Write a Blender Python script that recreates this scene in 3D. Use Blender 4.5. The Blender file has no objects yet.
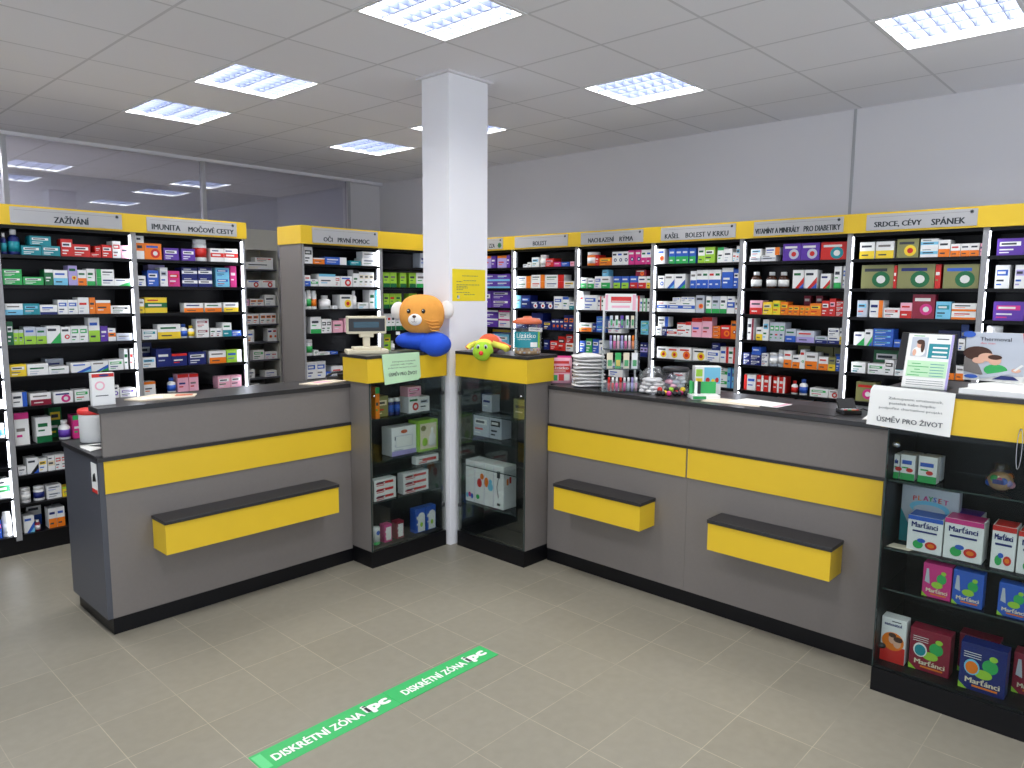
import bpy, math, random
from mathutils import Matrix, Vector
random.seed(7)
SC = bpy.context.scene
COL = SC.collection

# ---------------------------------------------------------------- camera, world, exposure
cam_d = bpy.data.cameras.new('camera'); cam = bpy.data.objects.new('camera', cam_d); COL.objects.link(cam)
yaw, pit, rol, FPX = -0.8223, -0.1236, 0.0067, 732.8
cy, sy, cp, sp, cr, sr = math.cos(yaw), math.sin(yaw), math.cos(pit), math.sin(pit), math.cos(rol), math.sin(rol)
fwd = Vector((-sy*cp, cy*cp, sp)); rgt = Vector((cy, sy, 0)); upv = rgt.cross(fwd)
r2 = cr*rgt + sr*upv; u2 = -sr*rgt + cr*upv
mw = Matrix((r2, u2, -fwd)).transposed().to_4x4(); mw.translation = (0, 0, 1.66)
cam.matrix_world = mw
cam_d.sensor_width = 36; cam_d.lens = FPX/1024*36; cam_d.clip_start = 0.05; cam_d.clip_end = 60
SC.camera = cam

W = bpy.data.worlds.new('world'); SC.world = W; W.use_nodes = True
W.node_tree.nodes['Background'].inputs[0].default_value = (0.80, 0.88, 1.0, 1)
W.node_tree.nodes['Background'].inputs[1].default_value = 1.05        # daylight through the open shop front behind the camera
LAMP = 18.0                                                          # ceiling lamp panels
LED = 9.0                                                            # shelf light strips
SC.view_settings.view_transform = 'Standard'; SC.view_settings.look = 'None'
SC.view_settings.gamma = 1.0; SC.view_settings.use_curve_mapping = False
SC.view_settings.exposure = 0.80
try:
    SC.cycles.use_denoising = True
    SC.cycles.max_bounces = 8; SC.cycles.transparent_max_bounces = 12
    SC.cycles.caustics_reflective = False; SC.cycles.caustics_refractive = False
    SC.cycles.sample_clamp_indirect = 6
except Exception: pass

# ---------------------------------------------------------------- materials
def lin(c):
    return tuple(((v/255)/12.92 if v/255 <= .04045 else ((v/255+.055)/1.055)**2.4) for v in c)
MATS = {}
def mat(name, rgb, rough=.5, metal=0, spec=.5, noise=0, scale=8, bump=0):
    m = bpy.data.materials.new(name); m.use_nodes = True
    nt = m.node_tree; b = nt.nodes['Principled BSDF']
    c = lin(rgb)
    b.inputs['Base Color'].default_value = (*c, 1); b.inputs['Roughness'].default_value = rough
    b.inputs['Metallic'].default_value = metal; b.inputs['Specular IOR Level'].default_value = spec
    tc = nt.nodes.new('ShaderNodeTexCoord'); nz = nt.nodes.new('ShaderNodeTexNoise'); nz.inputs['Scale'].default_value = scale
    nz.inputs['Detail'].default_value = 4
    nt.links.new(tc.outputs['Object'], nz.inputs['Vector'])
    mx = nt.nodes.new('ShaderNodeMix'); mx.data_type = 'RGBA'
    k = noise or .02
    mx.inputs[6].default_value = (*[v*(1-k) for v in c], 1); mx.inputs[7].default_value = (*[min(1, v*(1+k)) for v in c], 1)
    nt.links.new(nz.outputs['Fac'], mx.inputs[0]); nt.links.new(mx.outputs[2], b.inputs['Base Color'])
    if bump:
        bp = nt.nodes.new('ShaderNodeBump'); bp.inputs['Strength'].default_value = bump; bp.inputs['Distance'].default_value = .004
        nt.links.new(nz.outputs['Fac'], bp.inputs['Height']); nt.links.new(bp.outputs['Normal'], b.inputs['Normal'])
    MATS[name] = m; return m
def emis(name, rgb, st):
    m = bpy.data.materials.new(name); m.use_nodes = True; nt = m.node_tree
    nt.nodes.remove(nt.nodes['Principled BSDF']); e = nt.nodes.new('ShaderNodeEmission')
    e.inputs[0].default_value = (*lin(rgb), 1); e.inputs[1].default_value = st
    nt.links.new(e.outputs[0], nt.nodes['Material Output'].inputs[0]); MATS[name] = m; return m
def glass(name, tint, gloss=.08, rough=.02):
    m = bpy.data.materials.new(name); m.use_nodes = True; nt = m.node_tree
    nt.nodes.remove(nt.nodes['Principled BSDF'])
    t = nt.nodes.new('ShaderNodeBsdfTransparent'); g = nt.nodes.new('ShaderNodeBsdfGlossy'); mx = nt.nodes.new('ShaderNodeMixShader')
    lw = nt.nodes.new('ShaderNodeLayerWeight'); lw.inputs[0].default_value = .35
    mt = nt.nodes.new('ShaderNodeMath'); mt.operation = 'MULTIPLY_ADD'; mt.inputs[1].default_value = .18; mt.inputs[2].default_value = gloss
    nt.links.new(lw.outputs['Fresnel'], mt.inputs[0]); nt.links.new(mt.outputs[0], mx.inputs[0])
    t.inputs[0].default_value = (*tint, 1); g.inputs['Roughness'].default_value = rough; g.inputs[0].default_value = (.9, .93, .95, 1)
    nt.links.new(t.outputs[0], mx.inputs[1]); nt.links.new(g.outputs[0], mx.inputs[2])
    nt.links.new(mx.outputs[0], nt.nodes['Material Output'].inputs[0]); MATS[name] = m; return m

# product colours (one letter each)
CC = dict(w=(238,238,236), k=(26,26,28), r=(205,38,32), o=(238,124,24), y=(240,206,48), g=(46,168,84), G=(18,104,58), t=(22,138,150),
          c=(120,196,226), b=(44,92,190), n=(22,36,108), p=(92,52,160), v=(172,160,214), m=(208,50,130), P=(240,178,196), e=(232,220,190),
          s=(190,196,206), l=(156,204,60), O=(134,134,84), R=(138,26,52))
CN = dict(w='white', k='black', r='red', o='orange', y='yellow', g='green', G='dark green', t='teal', c='light blue', b='blue', n='navy',
          p='purple', v='lilac', m='magenta', P='pale pink', e='cream', s='silver', l='lime', O='olive', R='maroon')
for k_, c_ in CC.items(): mat('card_'+k_, c_, .38)
mat('ink', (52,56,66), .6); mat('paleink', (225,226,222), .6)
mat('brown_glass', (58,30,16), .15)
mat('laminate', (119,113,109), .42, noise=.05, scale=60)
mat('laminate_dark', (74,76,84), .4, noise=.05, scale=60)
mat('worktop', (40,39,41), .32, noise=.12, scale=90)
mat('plinth', (9,9,13), .4, 0, .3)
mat('yellow', (226,188,40), .42)
mat('shelf_black', (6,6,10), .4, 0, .3)
mat('shelf_back', (3,3,9), .4, 0, .3)
mat('shelf_grey', (150,150,152), .4)
mat('plate', (176,176,178), .45)
mat('sign_ink', (30,40,44), .6)
mat('wall', (226,224,226), .8, noise=.03, scale=1.5, bump=.05)
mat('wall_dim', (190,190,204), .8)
mat('white_paint', (244,243,246), .6, noise=.02, scale=3)
mat('metal', (176,178,182), .25, 1)
mat('louvre', (84,92,116), .4); mat('cross_louvre', (74,82,106), .35)
mat('lamp_frame', (228,228,228), .5)
mat('frame_alu', (190,190,192), .4, .5)
mat('beige_plastic', (214,204,178), .45)
mat('cab_dark', (18,19,21), .45, 0, .3)
mat('back_shelf', (196,194,184), .6)
mat('edge_glass', (46,60,58), .1)
mat('dark_plastic', (24,24,27), .35)
mat('screen', (34,70,86), .2)
mat('paper', (236,236,232), .7); mat('paper_green', (190,226,186), .7); mat('paper_yellow', (240,216,30), .7); mat('paper_warm', (226,212,190), .7)
mat('tape_green', (50,172,94), .5); mat('tape_light', (88,196,124), .4)
mat('plush_orange', (232,160,72), .95, noise=.08, scale=40, bump=.3); mat('plush_white', (238,234,230), .95, bump=.3, scale=60)
mat('plush_blue', (34,82,206), .9, noise=.08, scale=30, bump=.3); mat('plush_lime', (160,206,50), .95, noise=.06, scale=50, bump=.3)
mat('plush_yellow', (232,226,90), .95); mat('plush_coral', (226,104,70), .95); mat('plush_pink', (232,150,170), .95)
mat('bead', (20,14,12), .15); mat('nose_brown', (74,44,36), .5); mat('skin', (226,176,150), .6); mat('hair', (70,42,30), .7)
mat('lid_orange', (196,92,52), .4); mat('lid_red', (214,44,40), .4); mat('white_plastic', (232,232,230), .35)
mat('bag_white', (226,224,222), .35, noise=.05, scale=30, bump=.6)
mat('candy', (196,160,120), .5, noise=.35, scale=40)
emis('lamp', (255,255,255), LAMP); emis('back_fill', (255,252,246), LAMP*2.2); emis('led', (236,242,255), LED)  # the second emitter is for the added back-room fill lights
glass('glass', (.88, .91, .90), .0); glass('acrylic', (.92, .94, .94), .02, .05)
glass('tinted_glass', (.78, .785, .83), .20); glass('film', (.95, .95, .96), .05, .18)

def floor_mat():
    m = bpy.data.materials.new('floor_tiles'); m.use_nodes = True; nt = m.node_tree; b = nt.nodes['Principled BSDF']
    N = nt.nodes.new; L = nt.links.new
    g = N('ShaderNodeNewGeometry'); mp = N('ShaderNodeMapping'); mp.inputs['Location'].default_value = (-.855+.2933*40, -.605+.2933*40, 0)
    L(g.outputs['Position'], mp.inputs['Vector'])
    br = N('ShaderNodeTexBrick'); br.offset = 0; br.squash = 1
    br.inputs['Scale'].default_value = 1; br.inputs['Brick Width'].default_value = .2933; br.inputs['Row Height'].default_value = .2933
    br.inputs['Mortar Size'].default_value = .0018; br.inputs['Mortar Smooth'].default_value = .3
    br.inputs['Color1'].default_value = (*lin((135,130,117)), 1); br.inputs['Color2'].default_value = (*lin((131,126,113)), 1)
    br.inputs['Mortar'].default_value = (*lin((164,156,136)), 1)
    L(mp.outputs[0], br.inputs['Vector'])
    nz = N('ShaderNodeTexNoise'); nz.inputs['Scale'].default_value = 22; nz.inputs['Detail'].default_value = 6; L(g.outputs['Position'], nz.inputs['Vector'])
    nb = N('ShaderNodeTexNoise'); nb.inputs['Scale'].default_value = 1.6; nb.inputs['Detail'].default_value = 2; L(g.outputs['Position'], nb.inputs['Vector'])
    mx = N('ShaderNodeMix'); mx.data_type = 'RGBA'; mx.blend_type = 'MULTIPLY'; mx.inputs[0].default_value = 1
    rp = N('ShaderNodeValToRGB'); rp.color_ramp.elements[0].color = (.94, .94, .94, 1); rp.color_ramp.elements[1].color = (1.03, 1.03, 1.03, 1)
    rp.color_ramp.elements[0].position = .3; rp.color_ramp.elements[1].position = .7
    L(nz.outputs['Fac'], rp.inputs[0]); L(rp.outputs[0], mx.inputs[7])
    # grout is worn away in places: fade it towards the tile colour
    m2 = N('ShaderNodeMix'); m2.data_type = 'RGBA'; r2_ = N('ShaderNodeValToRGB'); r2_.color_ramp.elements[0].position = .36; r2_.color_ramp.elements[1].position = .52
    L(nb.outputs['Fac'], r2_.inputs[0]); L(r2_.outputs[0], m2.inputs[0])
    m2.inputs[6].default_value = (*lin((135,130,117)), 1)
    L(br.outputs['Color'], m2.inputs[7]); L(m2.outputs[2], mx.inputs[6]); L(mx.outputs[2], b.inputs['Base Color'])
    b.inputs['Roughness'].default_value = .42; b.inputs['Specular IOR Level'].default_value = .4
    MATS['floor_tiles'] = m
floor_mat()
def ceil_mat():
    m = bpy.data.materials.new('ceiling_tiles'); m.use_nodes = True; nt = m.node_tree; b = nt.nodes['Principled BSDF']
    N = nt.nodes.new; L = nt.links.new
    g = N('ShaderNodeNewGeometry'); mp = N('ShaderNodeMapping'); mp.inputs['Location'].default_value = (-1.603+12, -4.315+12, 0)
    L(g.outputs['Position'], mp.inputs['Vector'])
    br = N('ShaderNodeTexBrick'); br.offset = 0; br.squash = 1; br.inputs['Scale'].default_value = 1
    br.inputs['Brick Width'].default_value = .6; br.inputs['Row Height'].default_value = .6; br.inputs['Mortar Size'].default_value = .009; br.inputs['Mortar Smooth'].default_value = .2
    br.inputs['Color1'].default_value = (*lin((244,243,246)), 1); br.inputs['Color2'].default_value = (*lin((241,240,243)), 1)
    br.inputs['Mortar'].default_value = (*lin((216,215,218)), 1)
    L(mp.outputs[0], br.inputs['Vector']); L(br.outputs['Color'], b.inputs['Base Color'])
    nz = N('ShaderNodeTexNoise'); nz.inputs['Scale'].default_value = 120; L(g.outputs['Position'], nz.inputs['Vector'])
    bp = N('ShaderNodeBump'); bp.inputs['Strength'].default_value = .08; bp.inputs['Distance'].default_value = .002; L(nz.outputs['Fac'], bp.inputs['Height']); L(bp.outputs['Normal'], b.inputs['Normal'])
    b.inputs['Roughness'].default_value = .9; MATS['ceiling_tiles'] = m
ceil_mat()

# ---------------------------------------------------------------- mesh helper
_tc = {}
def text_geo(s, bold=0.0):
    k = (s, bold)
    if k in _tc: return _tc[k]
    c = bpy.data.curves.new('t', 'FONT'); c.body = s; c.resolution_u = 2; c.offset = bold; c.align_x = 'LEFT'
    o = bpy.data.objects.new('t', c); COL.objects.link(o); bpy.context.view_layer.update()
    me = bpy.data.meshes.new_from_object(o.evaluated_get(bpy.context.evaluated_depsgraph_get()))
    vs = [(v.co.x, v.co.y) for v in me.vertices]; fs = [tuple(p.vertices) for p in me.polygons]
    COL.objects.unlink(o); bpy.data.objects.remove(o); bpy.data.curves.remove(c); bpy.data.meshes.remove(me)
    if vs:
        x0 = min(v[0] for v in vs); x1 = max(v[0] for v in vs); y0 = min(v[1] for v in vs); y1 = max(v[1] for v in vs)
        vs = [((v[0]-x0), (v[1]-y0)) for v in vs]; _tc[k] = (vs, fs, x1-x0, y1-y0)
    else: _tc[k] = ([], [], 1, 1)
    return _tc[k]

class MB:
    def __init__(s, T=None): s.v = []; s.f = []; s.m = []; s.sm = []; s.T = T or Matrix.Identity(4); s.mats = []
    def mi(s, name):
        if name not in s.mats: s.mats.append(name)
        return s.mats.index(name)
    def add(s, vs, fs, m, smooth=False):
        b = len(s.v); s.v += [s.T @ Vector(v) for v in vs]; k = s.mi(m)
        for f in fs: s.f.append(tuple(b+i for i in f)); s.m.append(k); s.sm.append(smooth)
        return s
    def box(s, x0, x1, y0, y1, z0, z1, m, bev=0):
        if bev:
            e = bev
            vs = []
            ring = lambda d, z: [(x0+d, y0, z), (x1-d, y0, z), (x1, y0+d, z), (x1, y1-d, z), (x1-d, y1, z), (x0+d, y1, z), (x0, y1-d, z), (x0, y0+d, z)]
            ins = lambda z: [(x0+e, y0+e*.3, z), (x1-e, y0+e*.3, z), (x1-e*.3, y0+e, z), (x1-e*.3, y1-e, z), (x1-e, y1-e*.3, z), (x0+e, y1-e*.3, z), (x0+e*.3, y1-e, z), (x0+e*.3, y0+e, z)]
            L_ = [ins(z0), ring(e, z0+e), ring(e, z1-e), ins(z1)]
            vs = sum(L_, []); fs = [tuple(range(7, -1, -1)), tuple(range(24, 32))]
            for r in range(3):
                for i in range(8): j = (i+1) % 8; fs.append((r*8+i, r*8+j, r*8+8+j, r*8+8+i))
            return s.add(vs, fs, m)
        vs = [(x0,y0,z0),(x1,y0,z0),(x1,y1,z0),(x0,y1,z0),(x0,y0,z1),(x1,y0,z1),(x1,y1,z1),(x0,y1,z1)]
        return s.add(vs, [(0,3,2,1),(4,5,6,7),(0,1,5,4),(1,2,6,5),(2,3,7,6),(3,0,4,7)], m)
    def quad(s, pts, m): return s.add(pts, [tuple(range(len(pts)))], m)
    def rect(s, x0, z0, x1, z1, y, m): return s.quad([(x0,y,z0),(x1,y,z0),(x1,y,z1),(x0,y,z1)], m)
    def prism(s, poly, z0, z1, m):      # xy polygon, counter-clockwise
        n = len(poly); vs = [(x,y,z0) for x,y in poly]+[(x,y,z1) for x,y in poly]
        return s.add(vs, [tuple(range(n-1,-1,-1)), tuple(range(n,2*n))]+[(i,(i+1)%n,n+(i+1)%n,n+i) for i in range(n)], m)
    def lathe(s, prof, m, cx=0, cy=0, cz=0, n=20, smooth=True, sx=1, sy=1):   # prof: (r, z)
        vs = []; fs = []
        for r, z in prof:
            for i in range(n): a = 2*math.pi*i/n; vs.append((cx+r*sx*math.cos(a), cy+r*sy*math.sin(a), cz+z))
        for k in range(len(prof)-1):
            for i in range(n): j = (i+1)%n; fs.append((k*n+i, k*n+j, (k+1)*n+j, (k+1)*n+i))
        fs.append(tuple(range(n-1,-1,-1))); fs.append(tuple((len(prof)-1)*n+i for i in range(n)))
        return s.add(vs, fs, m, smooth)
    def ell(s, c, r, m, n=20, k=12, warp=None, R=None):
        vs = []; fs = []
        for a in range(k+1):
            t = math.pi*a/k
            for b in range(n):
                p = 2*math.pi*b/n; q = Vector((math.sin(t)*math.cos(p), math.sin(t)*math.sin(p), math.cos(t)))
                q = Vector((q.x*r[0], q.y*r[1], q.z*r[2]))
                if warp: q = warp(q)
                if R: q = R @ q
                vs.append((c[0]+q.x, c[1]+q.y, c[2]+q.z))
        for a in range(k):
            for b in range(n): j = (b+1)%n; fs.append((a*n+b, (a+1)*n+b, (a+1)*n+j, a*n+j))
        return s.add(vs, fs, m, True)
    def tube(s, pts, r, m, n=8):
        vs = []; fs = []
        for i, p in enumerate(pts):
            p = Vector(p); d = (Vector(pts[min(i+1, len(pts)-1)])-Vector(pts[max(i-1, 0)])).normalized()
            a = d.cross(Vector((0,0,1)) if abs(d.z) < .9 else Vector((1,0,0))).normalized(); b = d.cross(a)
            for k in range(n): t = 2*math.pi*k/n; vs.append(tuple(p + r*(math.cos(t)*a+math.sin(t)*b)))
        for i in range(len(pts)-1):
            for k in range(n): j = (k+1)%n; fs.append((i*n+k, i*n+j, (i+1)*n+j, (i+1)*n+k))
        fs += [tuple(range(n)), tuple((len(pts)-1)*n+k for k in range(n-1,-1,-1))]
        return s.add(vs, fs, m, True)
    def disc(s, cx, cz, rx, rz, y, m, n=20): return s.quad([(cx+rx*math.cos(2*math.pi*i/n), y, cz+rz*math.sin(2*math.pi*i/n)) for i in range(n)], m)
    def text(s, t, x, z, y, m, w=None, h=None, bold=0.0, center=False):   # x to the right, z up, on the plane y
        vs, fs, tw, th = text_geo(t)
        if h is None: h = w*th/tw
        if w is None: w = h*tw/th
        if center: x -= w/2
        for q in ((0,) if bold == 0 else (-.5, 0, .5)):
            s.add([(x+vx/tw*w+q*bold*h*1.6, y-.0001*q, z+vy/th*h) for vx, vy in vs], fs, m)
        return s
    def build(s, name, parent=None, base=None, label=None):
        if parent is not None: o0 = ROOT[parent.name]
        else: o0 = Vector(base) if base is not None else Vector((0,0,0))
        me = bpy.data.meshes.new(name); me.from_pydata([tuple(v-o0) for v in s.v], [], s.f)
        for n_ in s.mats: me.materials.append(MATS[n_])
        me.polygons.foreach_set('material_index', s.m); me.polygons.foreach_set('use_smooth', s.sm); me.update()
        o = bpy.data.objects.new(name, me); COL.objects.link(o)
        if parent is not None: o.parent = parent; ROOT[o.name] = o0
        else: o.location = o0; ROOT[o.name] = o0
        if label: o['label'] = label
        return o
ROOT = {}
def tag(o, label, cat, group=None):
    o['label'] = label; o['category'] = cat
    if group: o['group'] = group
    return o
def thing(name, base, label, cat, group=None):
    o = bpy.data.objects.new(name, None); COL.objects.link(o); o.location = base; o.empty_display_size = .05
    ROOT[o.name] = Vector(base); return tag(o, label, cat, group)
def struct(o): o['kind'] = 'structure'; return o
def frame(origin, ax):     # local x = right as seen, local y = away from the viewer, local z = up
    U, D = ((1,0,0),(0,1,0)) if ax == 'y' else (((0,-1,0),(1,0,0)) if ax == 'x' else ax)
    T = Matrix(((U[0],D[0],0,origin[0]),(U[1],D[1],0,origin[1]),(U[2],D[2],1,origin[2]),(0,0,0,1))); return T
ORD = ['first','second','third','fourth','fifth','sixth','seventh','eighth','ninth','tenth','eleventh','twelfth','thirteenth','fourteenth','fifteenth','sixteenth','seventeenth','eighteenth','nineteenth','twentieth','twenty-first','twenty-second']
GOODS = {
'A0': '''
5: 1.104 1.146 0.0 0.056 bwgn 1 1 0
6: 1.093 1.138 0.0 0.092 Jwc 1 1 0
8: 1.068 1.147 0.0 0.123 bwgh 1 1 0
9: 1.084 1.142 0.0 0.158 Tww 1 1 0; 1.054 1.078 0.0 0.116 bbmx 1 1 0
''',
'A1': '''
0: 1.191 1.223 0.0 0.129 Btw 1 1 0; 1.23 1.296 0.0 0.153 Btw 1 1 0; 1.292 1.401 0.0 0.058 btwx 1 1 0; 1.34 1.456 0.061 0.12 btwx 1 1 0; 1.402 1.506 0.0 0.062 btwx 1 1 0; 1.51 1.578 0.0 0.11 brwx 1 1 0; 1.578 1.682 0.0 0.08 brwx 1 1 0; 1.683 1.745 0.0 0.032 brwn 1 1 0; 1.71 1.746 0.032 0.076 brwn 1 1 0; 1.75 1.813 0.0 0.085 brwx 1 1 0; 1.816 1.868 0.0 0.113 bwrx 1 1 0; 1.868 1.918 0.0 0.087 bPwn 1 1 0
1: 1.183 1.285 0.0 0.094 bgwx 2 1 0; 1.291 1.402 0.0 0.05 bgwx 1 1 0; 1.407 1.455 0.0 0.098 bGwt 1 1 0; 1.456 1.537 0.0 0.095 bwcq 1 1 0; 1.542 1.595 0.0 0.126 bvyo 1 1 0; 1.596 1.648 0.0 0.1 bwoq 1 1 0; 1.65 1.699 0.0 0.109 bwgl 1 1 0; 1.707 1.816 0.0 0.107 bwgL 2 1 0; 1.816 1.915 0.0 0.048 bwgd 1 1 0
2: 1.181 1.279 0.0 0.069 bwcq 1 1 0; 1.28 1.369 0.0 0.069 btcx 1 1 0; 1.37 1.467 0.0 0.061 bwnl 1 1 0; 1.471 1.584 0.0 0.092 bwbx 1 2 0; 1.587 1.652 0.0 0.107 bwsn 1 1 0; 1.654 1.69 0.0 0.107 boen 1 1 0; 1.691 1.782 0.0 0.089 bowt 1 1 0; 1.782 1.905 0.0 0.052 bwkx 1 1 0
3: 1.185 1.219 0.0 0.144 bGwx 1 1 0; 1.218 1.272 0.0 0.092 blst 1 2 0; 1.274 1.338 0.0 0.11 bslq 1 1 0; 1.339 1.395 0.0 0.105 bslq 1 1 0; 1.397 1.476 0.0 0.112 bwgd 1 1 0; 1.477 1.532 0.0 0.103 bwro 1 1 0; 1.534 1.635 0.0 0.108 bwgx 1 2 0; 1.64 1.708 0.0 0.161 bwlq 1 1 0; 1.711 1.757 0.0 0.101 bpwn 1 1 0; 1.758 1.805 0.0 0.085 bwoh 1 1 0; 1.808 1.908 0.0 0.048 bsbn 1 1 0
4: 1.182 1.274 0.0 0.075 bywx 1 1 0; 1.276 1.393 0.0 0.072 bwsn 1 1 0; 1.395 1.509 0.0 0.048 bwsn 1 1 0; 1.416 1.521 0.0 0.087 bsnn 1 1 1; 1.522 1.64 0.0 0.064 bwbd 1 1 0; 1.642 1.746 0.0 0.067 bwbd 1 1 0; 1.748 1.841 0.0 0.071 bwgx 1 1 0; 1.849 1.92 0.0 0.139 bwkr 1 2 0
5: 1.181 1.265 0.0 0.092 bwbr 1 1 0; 1.282 1.396 0.0 0.077 bwRq 1 1 0; 1.41 1.523 0.0 0.074 bwmo 1 1 0; 1.533 1.62 0.0 0.078 bwgx 1 1 0; 1.752 1.805 0.0 0.085 bwpo 1 1 0; 1.81 1.91 0.0 0.06 bwpx 1 1 0
6: 1.185 1.264 0.0 0.206 bwmt 1 1 0; 1.302 1.388 0.0 0.163 bwGl 1 1 0; 1.415 1.488 0.0 0.21 bGyx 1 1 1; 1.433 1.504 0.0 0.126 Bwp 1 1 0; 1.509 1.561 0.0 0.154 bmgt 1 1 0
7: 1.187 1.231 0.0 0.053 bwsn 1 1 0; 1.236 1.3 0.0 0.101 bwkd 1 1 0; 1.301 1.348 0.0 0.087 bwyx 1 1 0; 1.351 1.391 0.0 0.099 bweh 1 1 0; 1.393 1.466 0.0 0.099 bwrx 1 2 0
8: 1.191 1.251 0.0 0.097 Jww 1 1 0; 1.266 1.329 0.0 0.093 Jwn 1 1 0; 1.335 1.42 0.0 0.087 bwsx 2 1 0; 1.423 1.47 0.0 0.066 bylt 1 1 0
9: 1.194 1.254 0.0 0.111 bwbd 1 1 0; 1.247 1.331 0.0 0.149 bwbq 1 1 1; 1.258 1.29 0.0 0.069 BRw 1 1 0; 1.334 1.428 0.0 0.131 bwoq 1 2 0
''',
'A2': '''
0: 1.959 2.018 0.0 0.17 bwoh 1 1 0; 2.02 2.134 0.0 0.111 boro 1 1 0; 2.148 2.252 0.0 0.085 bpwx 1 1 0; 2.271 2.369 0.0 0.085 bpwx 1 1 0; 2.375 2.472 0.0 0.16 Jwr 1 1 0; 2.48 2.582 0.0 0.098 bwrh 1 1 0; 2.585 2.692 0.0 0.101 bwrh 1 1 0
1: 1.959 2.016 0.0 0.071 bwbn 1 1 0; 2.031 2.106 0.0 0.109 bbwx 1 1 0; 2.093 2.208 0.0 0.153 bvsn 1 1 1; 2.117 2.169 0.0 0.131 bwsx 1 1 0; 2.17 2.249 0.0 0.109 bmrx 1 1 0; 2.267 2.379 0.0 0.136 bnwh 2 1 0; 2.384 2.486 0.0 0.139 bnwh 2 1 0; 2.516 2.621 0.0 0.141 bcbx 2 1 0; 2.626 2.675 0.0 0.17 bmwn 1 1 0
2: 1.959 1.998 0.0 0.098 bwyq 1 1 0; 2.002 2.153 0.0 0.107 byGh 1 1 0; 2.271 2.411 0.0 0.067 bwoq 1 1 0; 2.422 2.549 0.0 0.066 bwoq 1 1 0; 2.564 2.68 0.0 0.069 bwyq 1 1 0
3: 1.973 2.072 0.0 0.069 bwtx 1 1 0; 2.079 2.239 0.0 0.103 bwyq 1 1 0; 2.241 2.296 0.0 0.1 Bwb 1 1 0; 2.298 2.346 0.0 0.087 Bwy 1 1 0; 2.351 2.445 0.0 0.134 bwRx 2 1 0; 2.456 2.545 0.0 0.065 bwRn 1 2 0; 2.549 2.619 0.0 0.103 bwtq 1 1 0; 2.622 2.696 0.0 0.042 bbwx 1 1 0
4: 1.96 2.055 0.0 0.072 bwcx 1 1 0; 1.984 2.087 0.0 0.17 bnsx 1 1 1; 2.061 2.164 0.0 0.129 bnsn 1 1 0; 2.166 2.276 0.0 0.088 bnrt 1 1 0; 2.285 2.418 0.0 0.092 bnwx 1 1 0; 2.441 2.569 0.0 0.092 bwoq 1 1 0; 2.573 2.69 0.0 0.094 blwr 1 1 0
5: 1.961 2.045 0.0 0.093 bwot 1 1 0; 2.137 2.195 0.0 0.105 Bwb 1 1 0; 2.2 2.278 0.0 0.128 bPrt 1 1 0; 2.281 2.349 0.0 0.127 bPrt 1 1 0; 2.495 2.592 0.0 0.089 bPwx 1 1 0; 2.595 2.682 0.0 0.089 bPwx 1 1 0
''',
'B1': '''
0: 3.197 3.274 0.0 0.152 bwkx 1 1 0; 3.277 3.383 0.0 0.049 bowt 1 1 0; 3.386 3.591 0.0 0.061 bbwr 1 1 0; 3.63 3.738 0.0 0.039 btwn 1 1 0; 3.748 3.901 0.0 0.064 bwsx 1 1 0; 3.755 3.902 0.064 0.121 bwsn 1 1 0
1: 3.192 3.246 0.0 0.087 bwbq 1 1 0; 3.251 3.317 0.0 0.057 bwgh 1 1 0; 3.321 3.478 0.0 0.1 bwct 1 1 0; 3.48 3.526 0.0 0.086 bwrx 1 1 0; 3.529 3.645 0.0 0.086 bwro 1 1 0; 3.654 3.714 0.0 0.141 bwkt 1 1 0; 3.716 3.87 0.0 0.126 bwex 1 3 0; 3.874 3.9 0.0 0.055 bwtn 1 1 0
2: 3.188 3.208 0.0 0.142 Tww 1 1 0; 3.213 3.26 0.0 0.154 Twg 1 1 0; 3.262 3.31 0.0 0.149 Two 1 1 0; 3.348 3.449 0.0 0.111 Bww 1 1 0; 3.45 3.492 0.0 0.028 bwsn 1 1 0; 3.52 3.641 0.0 0.118 bwyo 1 1 0; 3.645 3.694 0.0 0.151 Bww 1 1 0; 3.698 3.807 0.0 0.052 bwcn 1 1 0; 3.816 3.895 0.0 0.159 bwtr 1 1 0
3: 3.233 3.332 0.0 0.134 bwgl 1 1 0; 3.337 3.432 0.0 0.114 bwkx 1 2 0; 3.451 3.545 0.0 0.099 bPwn 1 1 0; 3.56 3.648 0.0 0.115 bPwn 1 1 0
4: 3.194 3.259 0.0 0.131 Jwg 1 1 0; 3.259 3.302 0.0 0.043 bwwn 1 1 0; 3.306 3.41 0.0 0.023 bwgn 1 1 0; 3.417 3.488 0.0 0.022 bbwn 1 1 0
5: 3.191 3.366 0.0 0.139 bwbx 1 2 0; 3.366 3.42 0.0 0.046 bbcn 1 1 0; 3.424 3.536 0.0 0.088 bwsn 1 1 0
''',
'B2': '''
0: 4.388 4.481 0.0 0.148 bsbn 1 1 0
1: 3.969 4.113 0.0 0.129 blGl 1 2 0; 4.151 4.222 0.0 0.129 blGl 1 1 0; 4.258 4.334 0.0 0.132 blGl 1 1 0; 4.339 4.46 0.0 0.134 bwgl 1 1 0
2: 3.969 4.03 0.0 0.13 blGl 1 1 0; 4.035 4.166 0.0 0.13 blGl 1 2 0; 4.255 4.346 0.0 0.131 blGl 1 1 0
3: 3.965 4.093 0.0 0.147 bwGl 1 3 0; 4.101 4.271 0.0 0.145 bwGl 1 3 0
4: 3.965 4.041 0.0 0.145 blyx 1 1 0; 4.043 4.097 0.0 0.083 Bww 1 1 0
''',
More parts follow.
